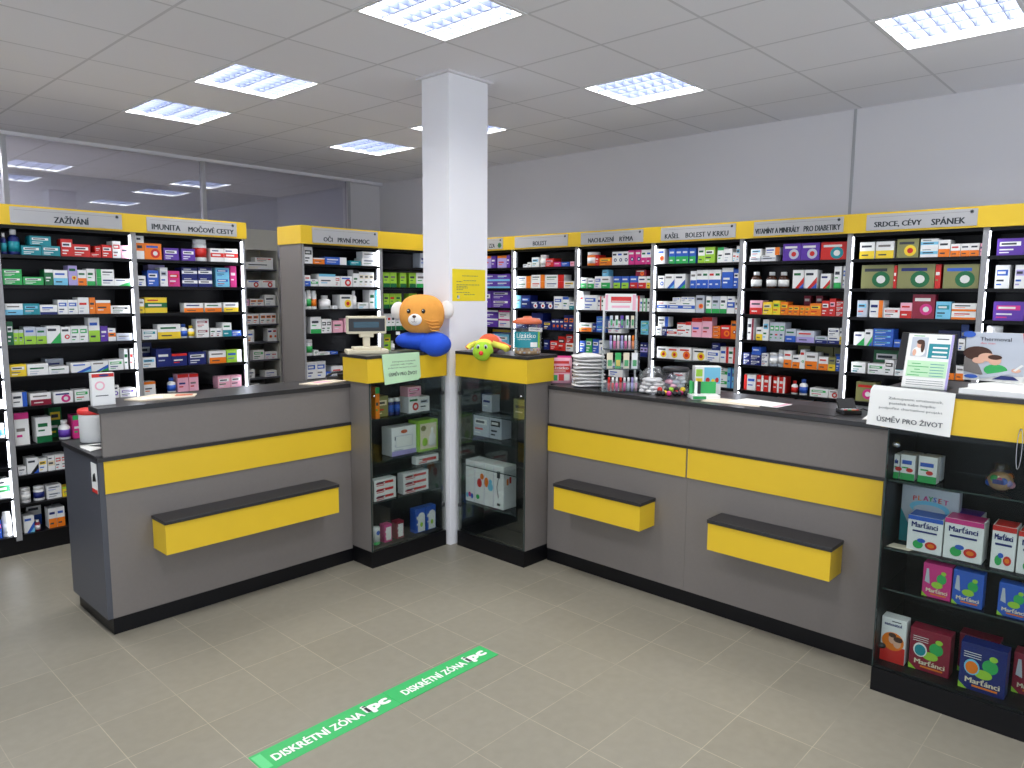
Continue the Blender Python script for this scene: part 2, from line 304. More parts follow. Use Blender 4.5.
'C0': '''
0: 5.052 5.172 0.0 0.142 bvot 1 1 0; 4.988 5.049 0.0 0.139 bpwn 1 1 0; 4.849 4.97 0.0 0.135 bvot 1 1 0; 4.802 4.844 0.0 0.138 bpwn 1 1 0
1: 4.8 5.172 0.0 0.135 bpcl 2 2 0
2: 5.045 5.172 0.0 0.163 bpwx 1 1 0; 4.799 5.042 0.0 0.17 bpwx 2 1 0
3: 4.954 5.171 0.0 0.17 bpwt 2 1 0; 4.8 4.949 0.0 0.17 bwmt 2 1 0
4: 4.805 5.171 0.0 0.17 bbyt 1 7 1; 5.0 5.171 0.0 0.11 bwoo 1 1 0; 4.804 4.995 0.0 0.118 bcwx 1 1 0
''',
'C1': '''
0: 4.581 4.633 0.0 0.03 bwsn 1 1 0; 4.532 4.578 0.0 0.046 bwsn 1 1 0; 4.444 4.529 0.0 0.09 bwcx 1 1 0; 4.363 4.44 0.0 0.109 Jww 1 1 0; 4.263 4.357 0.0 0.075 brPx 1 1 0; 4.181 4.26 0.0 0.042 bmrn 1 1 0; 4.095 4.178 0.0 0.04 bbwn 1 1 0; 4.028 4.075 0.0 0.042 bPmn 1 1 0
1: 4.539 4.73 0.0 0.111 bwor 2 1 0; 4.368 4.531 0.0 0.121 bwor 2 1 0; 4.144 4.363 0.0 0.119 bwrr 2 1 0; 4.024 4.14 0.0 0.062 bwyx 1 1 0; 4.025 4.079 0.0 0.111 bscn 1 1 1
2: 4.657 4.731 0.0 0.12 bcbn 1 1 0; 4.539 4.654 0.0 0.121 bnbx 1 1 0; 4.259 4.536 0.0 0.069 bnwo 1 3 0; 4.154 4.254 0.0 0.115 bwbx 1 1 0; 4.082 4.151 0.0 0.109 bwbt 1 1 0; 4.02 4.078 0.0 0.069 bwtq 1 1 0
3: 4.58 4.729 0.0 0.067 bnsn 1 1 0; 4.387 4.523 0.0 0.148 bnsn 1 1 0; 4.287 4.378 0.0 0.077 bnyx 1 1 0; 4.142 4.278 0.0 0.097 bnoo 1 3 0; 4.026 4.137 0.0 0.136 bnox 1 2 0
4: 4.305 4.369 0.0 0.089 bnsn 1 1 0; 4.203 4.291 0.0 0.085 brwx 1 1 0; 4.115 4.201 0.0 0.129 brkx 1 1 0; 4.023 4.111 0.0 0.073 bwox 1 1 0; 4.035 4.112 0.072 0.149 brwx 1 1 0
5: 4.546 4.726 0.0 0.084 bwsn 1 1 0; 4.345 4.517 0.0 0.119 bnwx 1 1 0
''',
'D': '''
0: 3.802 3.918 0.0 0.128 Jow 1 1 0; 3.762 3.799 0.0 0.089 brwn 1 1 0; 3.634 3.759 0.0 0.065 boyx 1 1 0; 3.468 3.629 0.0 0.111 bwno 1 3 0; 3.342 3.464 0.0 0.134 bmno 1 2 0; 3.245 3.34 0.0 0.135 bwmq 1 2 0
1: 3.888 3.951 0.0 0.092 bwgq 1 1 0; 3.81 3.881 0.0 0.082 bwgq 1 1 0; 3.737 3.806 0.0 0.101 bwbx 1 1 0; 3.641 3.735 0.0 0.1 bwgq 1 1 0; 3.667 3.728 0.1 0.155 bcwn 1 1 0; 3.543 3.612 0.0 0.099 bblq 1 1 0; 3.457 3.529 0.0 0.099 bblq 1 1 0; 3.368 3.445 0.0 0.099 bbrq 1 1 0; 3.287 3.362 0.0 0.096 bwrq 1 1 0; 3.243 3.284 0.0 0.096 bwyq 1 1 0; 3.291 3.392 0.097 0.149 bRoo 1 1 0
2: 3.919 3.966 0.0 0.169 bwcn 1 1 0; 3.771 3.916 0.0 0.129 bwbx 1 1 0; 3.655 3.769 0.0 0.119 bwrr 1 3 0; 3.468 3.649 0.0 0.121 bwrx 1 1 0; 3.346 3.466 0.0 0.127 bwrr 1 2 0; 3.241 3.339 0.0 0.105 bwgr 1 3 0
3: 3.828 3.964 0.0 0.075 bwoq 1 1 0; 3.78 3.821 0.0 0.073 bnsn 1 1 0; 3.687 3.779 0.0 0.135 bbcx 2 1 0; 3.518 3.649 0.0 0.1 bwmx 1 2 0; 3.253 3.328 0.0 0.109 bcgx 2 1 0
4: 3.894 3.952 0.0 0.099 bbwx 1 1 0; 3.824 3.888 0.0 0.122 bgwx 1 1 0; 3.745 3.811 0.0 0.121 bbwx 1 1 0; 3.681 3.743 0.0 0.113 bwbo 1 1 0; 3.255 3.327 0.0 0.115 bnvh 1 2 0
5: 3.8 3.928 0.0 0.094 bwsn 1 1 0; 3.495 3.639 0.0 0.114 bwbx 1 1 0
''',
'E': '''
0: 3.121 3.196 0.0 0.134 bwoo 1 1 0; 2.913 3.083 0.0 0.151 bbgq 1 3 0; 2.853 2.909 0.0 0.115 bbgq 1 1 0; 2.776 2.833 0.0 0.152 bwlq 1 1 0; 2.689 2.774 0.0 0.149 blwx 1 1 0; 2.619 2.67 0.0 0.113 bwgt 1 1 0; 2.55 2.617 0.0 0.1 bwsn 1 1 0; 2.517 2.547 0.0 0.073 bwcn 1 1 0; 2.478 2.518 0.0 0.128 bwcx 1 1 0
1: 3.119 3.177 0.0 0.099 bwbo 1 1 0; 3.029 3.118 0.0 0.112 bwbd 1 1 0; 2.931 3.024 0.0 0.111 bwbd 1 1 0; 2.841 2.891 0.0 0.132 bwbq 1 1 0; 2.634 2.839 0.0 0.139 bwbq 1 4 0; 2.537 2.628 0.0 0.151 bbwt 1 1 0; 2.479 2.534 0.0 0.139 bbwx 1 1 0
2: 3.084 3.179 0.0 0.085 bwbh 1 1 0; 2.841 3.082 0.0 0.083 bwbh 1 2 0; 2.968 3.038 0.075 0.116 bwbx 1 1 0; 2.848 2.965 0.081 0.121 bwbx 1 2 0; 2.764 2.836 0.0 0.134 bsoo 1 1 0; 2.702 2.747 0.0 0.127 bwgl 1 1 0; 2.635 2.7 0.0 0.128 bsgl 1 1 0; 2.578 2.633 0.0 0.129 bwgl 1 1 0; 2.516 2.576 0.0 0.129 bwbh 1 1 0; 2.473 2.512 0.0 0.108 bwsx 1 1 0
3: 3.128 3.182 0.0 0.071 bwsx 1 1 0; 3.074 3.168 0.072 0.15 bwbr 1 1 0; 3.084 3.125 0.0 0.063 bnwx 1 1 0; 2.991 3.081 0.0 0.052 bwrh 1 1 0; 2.918 2.991 0.0 0.106 bwrt 2 1 0; 2.864 2.916 0.0 0.114 bwrt 1 1 0; 2.776 2.863 0.0 0.146 bPrt 1 1 0; 2.69 2.774 0.0 0.157 bPrt 1 1 0; 2.623 2.685 0.0 0.091 borx 3 1 0; 2.538 2.621 0.0 0.1 broo 1 1 0; 2.475 2.538 0.0 0.135 boRo 1 1 0
4: 2.97 3.168 0.0 0.093 bwyo 1 2 0; 2.854 2.968 0.0 0.097 bwoo 1 1 0; 2.73 2.843 0.0 0.093 bwyo 1 1 0; 2.618 2.727 0.0 0.09 bwbx 1 1 0; 2.619 2.687 0.092 0.145 bnsn 1 1 0; 2.476 2.616 0.0 0.121 bwrr 1 2 0
5: 2.906 3.01 0.0 0.101 bwsn 1 1 0; 2.646 2.844 0.0 0.103 bwyo 1 2 0; 2.55 2.635 0.0 0.147 bwgh 2 1 0; 2.472 2.548 0.0 0.153 bcbr 1 2 0
6: 2.469 2.628 0.0 0.17 bwsn 1 3 0
''',
'F': '''
0: 2.334 2.413 0.0 0.037 bwsh 1 1 0; 2.327 2.406 0.036 0.091 bwcx 1 1 0; 2.221 2.329 0.0 0.043 bwsh 1 1 0; 2.194 2.299 0.042 0.098 bwor 1 1 0; 2.043 2.168 0.0 0.123 bpso 1 1 0; 1.916 2.041 0.0 0.12 bpso 1 1 0; 1.713 1.909 0.0 0.122 brto 1 1 0
1: 2.333 2.41 0.0 0.119 BkwG 1 1 0; 2.218 2.293 0.0 0.116 BkwG 1 1 0; 2.132 2.208 0.0 0.115 BkwG 1 1 0; 2.012 2.092 0.0 0.127 bwrd 1 1 0; 1.922 2.008 0.0 0.127 bwrd 1 1 0; 1.832 1.898 0.0 0.099 bwrd 1 1 0; 1.762 1.81 0.0 0.147 bwgl 1 1 0; 1.707 1.752 0.0 0.148 bwbx 1 1 0
2: 2.301 2.395 0.0 0.101 bPrq 1 1 0; 2.227 2.295 0.0 0.089 byex 1 1 0; 2.17 2.226 0.0 0.1 bylx 1 1 0; 2.114 2.168 0.0 0.092 boyx 1 1 0; 2.03 2.111 0.0 0.069 boyx 1 2 0; 1.959 2.028 0.0 0.067 boyx 1 2 0; 1.881 1.959 0.0 0.085 boyx 1 1 0; 1.83 1.88 0.0 0.104 brwx 1 1 0; 1.788 1.829 0.0 0.118 brPx 1 1 0; 1.704 1.785 0.0 0.103 brwx 3 1 0; 2.011 2.06 0.0 0.136 bRoo 1 1 1; 1.928 1.976 0.0 0.137 bRoo 1 1 1
3: 2.357 2.405 0.0 0.158 bwRr 1 1 0; 2.29 2.339 0.0 0.096 bwyq 1 1 0; 2.245 2.29 0.0 0.152 bwcx 1 1 0; 2.127 2.237 0.0 0.136 bsgx 1 3 0; 2.046 2.122 0.0 0.091 bsbq 1 1 0; 1.919 2.044 0.0 0.083 bsvq 1 1 0; 1.831 1.914 0.0 0.048 bsnq 1 1 0; 1.75 1.829 0.0 0.051 bwnq 1 1 0; 1.753 1.828 0.052 0.108 bwnx 1 1 0; 1.705 1.751 0.0 0.111 bwyq 1 1 0
4: 2.38 2.431 0.0 0.087 bnwx 2 1 0; 2.292 2.374 0.0 0.077 bnwx 2 1 0; 2.295 2.362 0.077 0.134 bbnn 1 1 0; 2.244 2.29 0.0 0.091 bwnx 2 1 0; 2.172 2.242 0.0 0.099 Jsw 1 1 0; 2.126 2.171 0.0 0.121 Jsw 1 1 0; 2.065 2.123 0.0 0.121 bwoq 1 1 0; 2.008 2.061 0.0 0.093 bwoq 1 1 0; 1.974 2.008 0.0 0.134 bwgo 1 1 0; 1.888 1.971 0.0 0.119 bwoq 1 1 0; 1.816 1.88 0.0 0.093 bwoq 1 1 0; 1.767 1.814 0.0 0.093 bOyq 1 1 0; 1.708 1.763 0.0 0.101 bbwx 1 1 0; 1.997 2.084 0.0 0.168 bOyn 1 1 1; 1.836 1.96 0.0 0.166 bOyn 1 1 1; 1.717 1.832 0.0 0.17 bOyn 1 1 1
5: 2.322 2.413 0.0 0.115 bwrL 1 1 0; 2.209 2.317 0.0 0.116 brwr 1 2 0; 2.104 2.194 0.0 0.116 brwr 1 2 0; 2.021 2.067 0.0 0.095 Bwr 1 1 0; 1.954 2.01 0.0 0.111 Bwb 1 1 0; 1.803 1.927 0.0 0.058 bwgx 1 1 0; 1.703 1.801 0.0 0.055 bwro 1 1 0
6: 2.342 2.397 0.0 0.12 bwsn 1 1 0; 2.064 2.183 0.0 0.146 bPon 1 1 0; 1.931 2.038 0.0 0.147 bcwx 1 1 0; 1.83 1.906 0.0 0.148 bcwx 1 1 0; 1.769 1.826 0.0 0.147 bwbx 1 1 0
''',
'G': '''
0: 1.564 1.656 0.0 0.108 bwyq 1 1 0; 1.449 1.557 0.0 0.109 bwyq 1 1 0; 1.306 1.431 0.0 0.141 bOyo 1 1 0; 1.198 1.297 0.0 0.114 bwch 2 1 0; 1.133 1.196 0.0 0.103 bwoq 1 1 0; 1.077 1.13 0.0 0.077 bwoq 1 1 0; 0.979 1.076 0.0 0.077 bwoq 1 2 0; 0.948 0.976 0.0 0.075 bPtr 1 1 0
1: 1.441 1.637 0.0 0.151 bOGo 1 1 0; 1.421 1.439 0.0 0.145 brwn 1 1 0; 1.206 1.419 0.0 0.151 bOGo 1 1 0; 1.172 1.204 0.0 0.147 brOn 1 1 0; 0.948 1.158 0.0 0.145 bOGo 1 1 0
2: 1.585 1.649 0.0 0.109 bscx 1 1 0; 1.489 1.57 0.0 0.11 bwor 1 1 0; 1.388 1.484 0.0 0.063 bwrx 1 1 0; 1.318 1.387 0.0 0.097 bPrq 1 1 0; 1.191 1.318 0.0 0.15 bRmo 1 1 0; 1.102 1.185 0.0 0.107 bctx 1 1 0; 0.953 1.1 0.0 0.098 bwol 2 1 0
3: 1.591 1.659 0.0 0.088 bwgd 1 1 0; 1.542 1.59 0.0 0.108 bwgd 1 1 0; 1.418 1.54 0.0 0.115 bbcx 3 1 0; 1.364 1.411 0.0 0.049 bbnn 1 1 0; 1.026 1.069 0.0 0.153 bbnn 1 1 1; 1.013 1.049 0.0 0.071 bwbn 1 1 0; 1.071 1.194 0.0 0.113 bnsn 1 1 1
4: 1.574 1.662 0.0 0.071 bwtn 1 1 0; 1.407 1.57 0.0 0.157 bGwx 1 1 1; 1.457 1.559 0.0 0.068 bwgx 1 1 0; 1.401 1.457 0.0 0.099 bwkx 1 1 0; 1.342 1.395 0.0 0.068 bwtx 1 1 0; 1.056 1.115 0.0 0.088 bwoq 1 1 0; 1.004 1.051 0.0 0.09 bwoq 1 1 0
5: 1.502 1.625 0.0 0.129 bOmo 1 1 0
''',
'H': '''
0: 0.758 0.892 0.0 0.098 bpwx 1 1 0
1: 0.816 0.888 0.0 0.136 bwbx 1 1 0; 0.738 0.791 0.0 0.135 bwvx 1 1 0
2: 0.73 0.882 0.0 0.111 bpmx 1 1 0
3: 0.829 0.916 0.0 0.155 Jwe 1 1 0
''',
'K': '''
0: 3.751 4.069 0.0 0.076 bwen 1 1 0; 3.866 4.072 0.077 0.138 bwrx 1 1 0
1: 3.766 4.09 0.0 0.079 bwro 1 2 0
2: 3.739 3.787 0.0 0.065 bPwn 1 1 0; 3.793 3.947 0.0 0.073 bwox 1 2 0; 3.957 4.084 0.0 0.115 bwsn 1 1 0
3: 3.747 3.882 0.0 0.109 bwox 1 2 0; 3.9 4.095 0.0 0.111 bwox 1 3 0
4: 3.74 3.822 0.0 0.131 bwon 1 1 0; 3.98 4.097 0.0 0.137 bwoo 1 2 0
5: 3.801 3.931 0.0 0.103 bwgx 1 1 0; 3.938 4.09 0.0 0.078 bwPn 1 2 0
6: 3.744 3.816 0.0 0.091 bwkn 1 1 0; 3.93 4.069 0.0 0.067 bwsn 1 1 0
7: 3.77 3.867 0.0 0.129 bwen 1 1 0
''',
}

# ---------------------------------------------------------------- the room
CH = 3.01; CX0, CY0 = 1.603, 4.315; RW = 5.78; PY = 7.67
LIGHTS = [(2,1),(0,1),(-3,1),(2,4),(0,4),(-3,4),(-6,4),(-6,1),(-9,1),(-9,4),(2,-2),(0,-2),(-3,-2),(-6,-2),(-9,-2)]
b = MB(); b.box(-3.2, 6.0, -2.6, 10.0, -.08, 0, 'floor_tiles'); struct(b.build('floor'))
b = MB()
xs = [-3.2]+[CX0+.6*j for j in range(-7, 8) if -3.2 < CX0+.6*j < 6.0]+[6.0]
ys = [-2.6]+[CY0+.6*i for i in range(-11, 10) if -2.6 < CY0+.6*i < 10]+[10.0]
holes = [(round(CX0+.6*j, 3), round(CY0+.6*i, 3)) for i, j in LIGHTS]
for x0, x1 in zip(xs, xs[1:]):
    for y0, y1 in zip(ys, ys[1:]):
        if any(abs(x0-h[0]) < .01 and abs(y0-h[1]) < .01 for h in holes): continue
        b.quad([(x0,y0,CH),(x0,y1,CH),(x1,y1,CH),(x1,y0,CH)], 'ceiling_tiles')
b.quad([(-3.2,-2.6,CH+.14),(6,-2.6,CH+.14),(6,10,CH+.14),(-3.2,10,CH+.14)], 'white_paint')
struct(b.build('ceiling'))
b = MB(); b.box(RW, RW+.15, -2.6, PY+.1, 0, CH+.1, 'wall'); struct(b.build('wall_right'))
b = MB(); b.box(5.3, RW, PY, PY+.1, 0, CH, 'wall'); b.box(-3.2, 5.3, PY, PY+.1, 0, 2.0, 'wall'); struct(b.build('wall_back'))
b = MB(); b.box(-3.2, -3.05, 4.4, 10, 0, CH+.1, 'wall'); struct(b.build('wall_left'))
b = MB(); b.box(-3.05, 5.7, 9.9, 10.0, 0, CH, 'wall_dim'); struct(b.build('wall_rear'))
b = MB(); b.box(5.63, 5.7, PY+.1, 9.9, 0, CH, 'wall_dim'); struct(b.build('wall_side'))
b = MB(); b.box(RW-.006, RW, 1.945, 1.965, 0, CH, 'plate'); struct(b.build('trim_1'))
b = MB(); b.box(-3.05, RW, PY-.02, PY, CH-.03, CH, 'white_paint'); b.v = []; b.f = []; b.m = []; b.sm = []; b.box(-3.05, RW, PY-.075, PY, CH-.03, CH, 'white_paint'); struct(b.build('trim_2'))
b = MB()
for x0, x1 in ((-3.05, .3), (.34, 1.75), (1.79, 3.485), (3.525, 5.28)): b.box(x0, x1, PY-.04, PY-.033, 2.02, CH-.03, 'tinted_glass')
w1 = struct(b.build('window_1'))
b = MB()
for x in (.3, 1.75, 3.485, 5.26): b.box(x, x+.04, PY-.065, PY-.01, 2.0, CH-.03, 'frame_alu')
b.box(-3.05, 5.3, PY-.065, PY-.01, 2.0, 2.03, 'frame_alu'); struct(b.build('window_frame', w1))
# square column with a plaster collar
b = MB(); b.box(3.16, 3.50, 3.483, 3.735, 0, CH, 'white_paint'); b.box(3.135, 3.525, 3.458, 3.76, CH-.012, CH, 'wall')
tag(b.build('column', base=(3.33, 3.61, 0)), 'square white column rising from the corner of the counters to ceiling', 'column')

# ceiling lamps
names = {(2,1):'recessed ceiling lamp farthest left, nearest the glass partition on its row', (0,1):'recessed ceiling lamp second from the far end of the left row',
 (-3,1):'large bright recessed ceiling lamp above and nearest in front of the column', (2,4):'recessed ceiling lamp just left of the column, farthest back',
 (0,4):'recessed ceiling lamp half hidden directly behind the column', (-3,4):'recessed louvred ceiling lamp right of the column above the right shelves',
 (-6,4):'recessed louvred ceiling lamp at the upper right corner of the photo'}
for i, j in LIGHTS:
    if (i, j) not in names and (j == -2 and i < -3 or i == -9): lab = 'recessed ceiling lamp behind the camera'
    else: lab = names.get((i, j), 'recessed ceiling lamp out of view near the shop front')
    x0, y0 = CX0+.6*j, CY0+.6*i
    t = thing('ceiling_lamp', (x0+.3, y0+.3, CH-.004), lab, 'lamp', 'recessed louvre ceiling lamps')
    b = MB()
    for q in ((x0, x0+.6, y0, y0+.02), (x0, x0+.6, y0+.58, y0+.6), (x0, x0+.02, y0+.02, y0+.58), (x0+.58, x0+.6, y0+.02, y0+.58)):
        b.box(*q, CH-.004, CH+.09, 'lamp_frame')
    b.build('lamp_frame', t)
    b = MB(); b.quad([(x0+.02,y0+.02,CH+.085),(x0+.02,y0+.58,CH+.085),(x0+.58,y0+.58,CH+.085),(x0+.58,y0+.02,CH+.085)], 'lamp'); b.build('diffuser', t)
    b = MB()
    for k in range(1, 4): x = x0+.02+.14*k; b.box(x-.004, x+.004, y0+.02, y0+.58, CH, CH+.05, 'louvre')
    for k in range(1, 8): y = y0+.02+.07*k; b.box(x0+.02, x0+.58, y-.002, y+.002, CH+.005, CH+.035, 'cross_louvre')
    b.build('louvre', t)

for x0, y0 in ((-1.4, 8.2), (.1, 8.2), (1.0, 8.9)):  # unseen fill lights, added to brighten the room behind the glass
    t = thing('ceiling_lamp', (x0+.3, y0+.3, CH-.03), 'added fill light under the back-room ceiling, out of view', 'lamp', 'added back-room fill lights')
    b = MB(); b.box(x0, x0+.6, y0, y0+.6, CH-.03, CH, 'lamp_frame'); b.build('lamp_frame', t)
    b = MB(); b.box(x0+.02, x0+.58, y0+.02, y0+.58, CH-.034, CH-.03, 'back_fill'); b.build('diffuser', t)

# ---------------------------------------------------------------- floor strip
for k, (x0, x1) in enumerate(((1.15, 1.745), (1.745, 2.312))):
    w = x1-x0
    
    t = thing('floor_marking_strip', (x0+w/2, 2.28, 0), ('green floor strip reading DISKRÉTNÍ ZÓNA, left piece nearest the viewer', 'green floor strip reading DISKRÉTNÍ ZÓNA, right piece nearer the column')[k], 'floor sign', 'green floor strips')
    b = MB(); b.box(x0, x1+(.01 if k == 0 else 0), 2.222, 2.346, 0, .0015+.0008*k, 'tape_green')
    if k == 0: b.box(1.155, 1.19, 2.24, 2.335, .0015, .0022, 'tape_light')
    b.build('strip', t)
    def flat(s, x, wd, y, h, m, bold=.03, z=.0026):
        b = MB(); vs, fs, tw, th = text_geo(s)
        for n_, (dx, dy) in enumerate(((0,0),(1,0),(-1,0),(0,1),(0,-1),(.7,.7),(-.7,.7),(.7,-.7),(-.7,-.7))): b.add([(x+a/tw*wd+dx*bold*h, y+c/th*h+dy*bold*h*.7, z+.00006*n_) for a, c in vs], fs, m)
        return b
    L0 = x0+(.06 if k == 0 else .055); Wt = .385 if k == 0 else .35
    flat('DISKRÉTNÍ ZÓNA', L0, Wt, 2.258, .052, 'white_plastic', .035).build('lettering', t)
    b = flat('ipc', L0+Wt+.02, .11, 2.252, .066, 'white_plastic', .10); 
    b2 = flat('i', L0+Wt+.022, .014, 2.266, .050, 'sign_ink', .03, .0036); b.add([tuple(v) for v in b2.v], b2.f, 'sign_ink')
    b.build('logo', t)

# ---------------------------------------------------------------- counters
t = thing('service_counter', (1.87, 3.95, 0), 'grey service counter with yellow band left of the column', 'counter', None)
b = MB(); b.box(1.168, 2.551, 3.708, 4.205, 0, .0795, 'plinth'); b.build('plinth', t)
b = MB(); b.box(1.17, 2.551, 3.711, 3.731, .08, 1.088, 'laminate'); b.build('front_panel', t)
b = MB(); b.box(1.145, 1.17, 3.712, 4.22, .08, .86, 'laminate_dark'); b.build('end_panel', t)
b = MB(); b.box(1.168, 2.551, 3.705, 3.711, .70, .858, 'yellow'); b.build('accent_band', t)
b = MB(); b.box(1.14, 2.551, 3.731, 4.24, .86, .884, 'worktop', .003); b.box(1.14, 2.551, 3.700, 3.731, .858, .876, 'worktop'); b.build('desk_top', t)
b = MB(); b.prism([(1.155, 3.70), (2.551, 3.70), (2.551, 4.02), (1.36, 4.02), (1.155, 3.832)], 1.088, 1.112, 'worktop'); b.box(2.551, 3.14, 3.775, 4.02, 1.088, 1.112, 'worktop'); b.build('counter_top', t)
b = MB(); b.box(1.19, 2.551, 3.731, 3.75, .884, 1.088, 'laminate'); b.build('riser', t)
g = MB().box(1.374, 2.355, 3.556, 3.711, .384, .536, 'yellow').build('bag_shelf', t)
b = MB(); b.box(1.369, 2.360, 3.549, 3.712, .536, .553, 'worktop', .003); b.build('shelf_top', g)
b = MB(); b.rect(0, 0, .085, .115, 0, 'paper')
b = MB(frame((1.1435, 3.80, .70), ((0,-1,0),(1,0,0)))); b.box(-.01, .065, 0, .0015, .0, .145, 'paper'); b.box(-.01, .065, -.0004, 0, 0, .018, 'lid_red'); b.quad([(0,-.0006,.05),(.055,-.0006,.06),(.04,-.0006,.1),(.01,-.0006,.085)], 'dark_plastic')
tag(b.build('sticker', base=(1.1435, 3.77, .70)), 'small white and red sticker on the end of the left counter', 'sticker')

t = thing('service_counter', (3.65, 1.9, 0), 'long grey service counter with yellow band and two shelves, right of the column', 'counter', None)
b = MB(); b.box(3.40, 3.45, .90, 2.848, 0, .08, 'plinth'); b.build('plinth', t)
for y0, y1 in ((.925, 1.8885), (1.8895, 2.848)):
    b = MB(); b.box(3.398, 3.418, y0, y1, .08, 1.082, 'laminate'); b.build('front_panel', t)
    b = MB(); b.box(3.392, 3.398, y0+.01, y1, .70, .856, 'yellow'); b.build('accent_band', t)
b = MB(); b.box(3.388, 3.9, .93, 2.848, 1.082, 1.104, 'worktop', .003); b.box(3.464, 3.9, 2.848, 3.4, 1.082, 1.104, 'worktop'); b.build('counter_top', t)
b = MB(); b.box(3.389, 3.398, .93, 2.848, .856, .870, 'worktop'); b.build('edge_strip', t)
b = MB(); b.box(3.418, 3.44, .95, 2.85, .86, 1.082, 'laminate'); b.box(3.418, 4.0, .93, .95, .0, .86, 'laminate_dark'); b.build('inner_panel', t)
b = MB(); b.box(3.44, 4.0, .93, 2.85, .82, .845, 'worktop'); b.build('desk_top', t)
for y0, y1 in ((2.081, 2.676), (1.089, 1.684)):
    g = MB().box(3.25, 3.398, y0, y1, .396, .534, 'yellow').build('bag_shelf', t)
    MB().box(3.243, 3.399, y0-.005, y1+.005, .534, .552, 'worktop', .003).build('shelf_top', g)

# glass display cabinets either side of the column
def cabinet(T, Wd, Dp, label, hinge_side, open_side=False, inner='cab_dark', shelves=(.66,)):
    base = T @ Vector((Wd/2, Dp/2, 0))
    t = thing('display_cabinet', base, label, 'cabinet')
    def P(name, f, par=t): b = MB(T); f(b); return b.build(name, par)
    P('plinth', lambda b: b.box(0, Wd, .0, Dp, 0, .10, 'plinth'))
    P('side_panel', lambda b: b.box(0, .018, .012, Dp, .10, 1.13, 'laminate'))
    P('side_panel', lambda b: b.box(Wd-.018, Wd, .012, Dp, .10, 1.13, 'laminate'))
    P('back_panel', lambda b: b.box(.018, Wd-.018, Dp-.012, Dp, .10, 1.13, inner))
    P('base_board', lambda b: b.box(.018, Wd-.018, .012, Dp-.012, .10, .112, inner))
    P('liner', lambda b: (b.box(.018, .021, .02, Dp-.012, .112, 1.13, inner), b.box(Wd-.021, Wd-.018, .02, Dp-.012, .112, 1.13, inner)))
    for z in shelves: P('glass_shelf', lambda b: (b.box(.022, Wd-.022, .02, Dp-.014, z-.006, z, 'acrylic'), b.box(.022, Wd-.022, .0185, .02, z-.006, z, 'edge_glass')))
    d = P('glass_door', lambda b: (b.box(.004, Wd-.004, 0, .005, .102, 1.127, 'glass')))
    P('door_edge', lambda b: b.box(0 if hinge_side == 'r' else Wd-.004, .004 if hinge_side == 'r' else Wd, -.001, .006, .102, 1.127, 'edge_glass'), d)
    hx_ = Wd-.03 if hinge_side == 'r' else .03
    for z in (.28, 1.02): P('hinge', lambda b: b.lathe([(.0, -.013), (.016, -.013), (.016, .008), (.0, .008)], 'dark_plastic', hx_, -.006, z, 14) if False else b.ell((hx_, -.004, z), (.015, .012, .015), 'dark_plastic', 14, 8), d)
    P('lock', lambda b: b.ell((Wd-hx_, -.003, 1.05), (.008, .007, .008), 'metal', 12, 8), d)
    P('fascia', lambda b: b.box(-.022 if hinge_side == 'r' else -.0, Wd+(.0 if hinge_side == 'r' else .022), -.012, Dp+(.0), 1.13, 1.272, 'yellow'))
    P('cabinet_top', lambda b: b.box(-.026 if hinge_side == 'r' else -.0, Wd+(.0 if hinge_side == 'r' else .026), -.016, Dp+.03, 1.272, 1.29, 'worktop', .002))
    return t
cabinet(frame((2.553, 3.51, 0), 'y'), .595, .235, 'tall glass-fronted cabinet under the plush bear, left of the column', 'r', shelves=(.392, .565, .645, .905))
cabinet(frame((3.195, 3.452, 0), 'x'), .592, .235, 'dark glass-fronted cabinet under the green plush toy, right of the column', 'l', shelves=(.30, .55, .73, .895))

# big glass display case on the right
t = thing('display_case', (3.42, .3, 0), 'large glass display case with yellow top at the right edge', 'cabinet')
Y0, Y1 = -.35, .875
def PC(name, f, par=t):
    b = MB(); f(b); return b.build(name, par)
PC('plinth', lambda b: b.box(3.19, 3.62, Y0, Y1, 0, .10, 'plinth'))
PC('side_panel', lambda b: b.box(3.205, 3.62, Y1-.005, Y1, .10, 1.13, 'cab_dark'))
PC('side_panel', lambda b: b.box(3.205, 3.62, Y0, Y0+.018, .10, 1.13, 'laminate_dark'))
PC('back_panel', lambda b: b.box(3.60, 3.62, Y0+.018, Y1-.005, .10, 1.13, 'cab_dark'))
PC('base_board', lambda b: b.box(3.205, 3.60, Y0+.018, Y1-.005, .10, .112, 'cab_dark'))
for z, d in ((.905, 3.235), (.615, 3.235), (.435, 3.25), (.27, 3.42)): PC('glass_shelf', lambda b: (b.box(d, 3.598, Y0+.02, Y1-.006, z-.007, z, 'acrylic'), b.box(d-.0015, d, Y0+.02, Y1-.006, z-.007, z, 'edge_glass')))
for y0, y1 in ((.265, Y1), (Y0, .26)):
    d = PC('glass_door', lambda b: b.box(3.19, 3.195, y0, y1, .102, 1.127, 'glass'))
    PC('door_edge', lambda b: b.box(3.189, 3.196, y1-.004, y1, .102, 1.127, 'edge_glass'), d)
    PC('hinge', lambda b: (b.ell((3.205, y1-.03, 1.06), (.012, .016, .012), 'metal'), b.ell((3.205, y1-.03, .2), (.012, .016, .012), 'dark_plastic')), d)
PC('fascia', lambda b: b.box(3.18, 3.62, Y0-.02, .90, 1.13, 1.272, 'yellow'))
PC('case_top', lambda b: b.box(3.176, 3.66, Y0-.024, .904, 1.272, 1.29, 'worktop', .002))

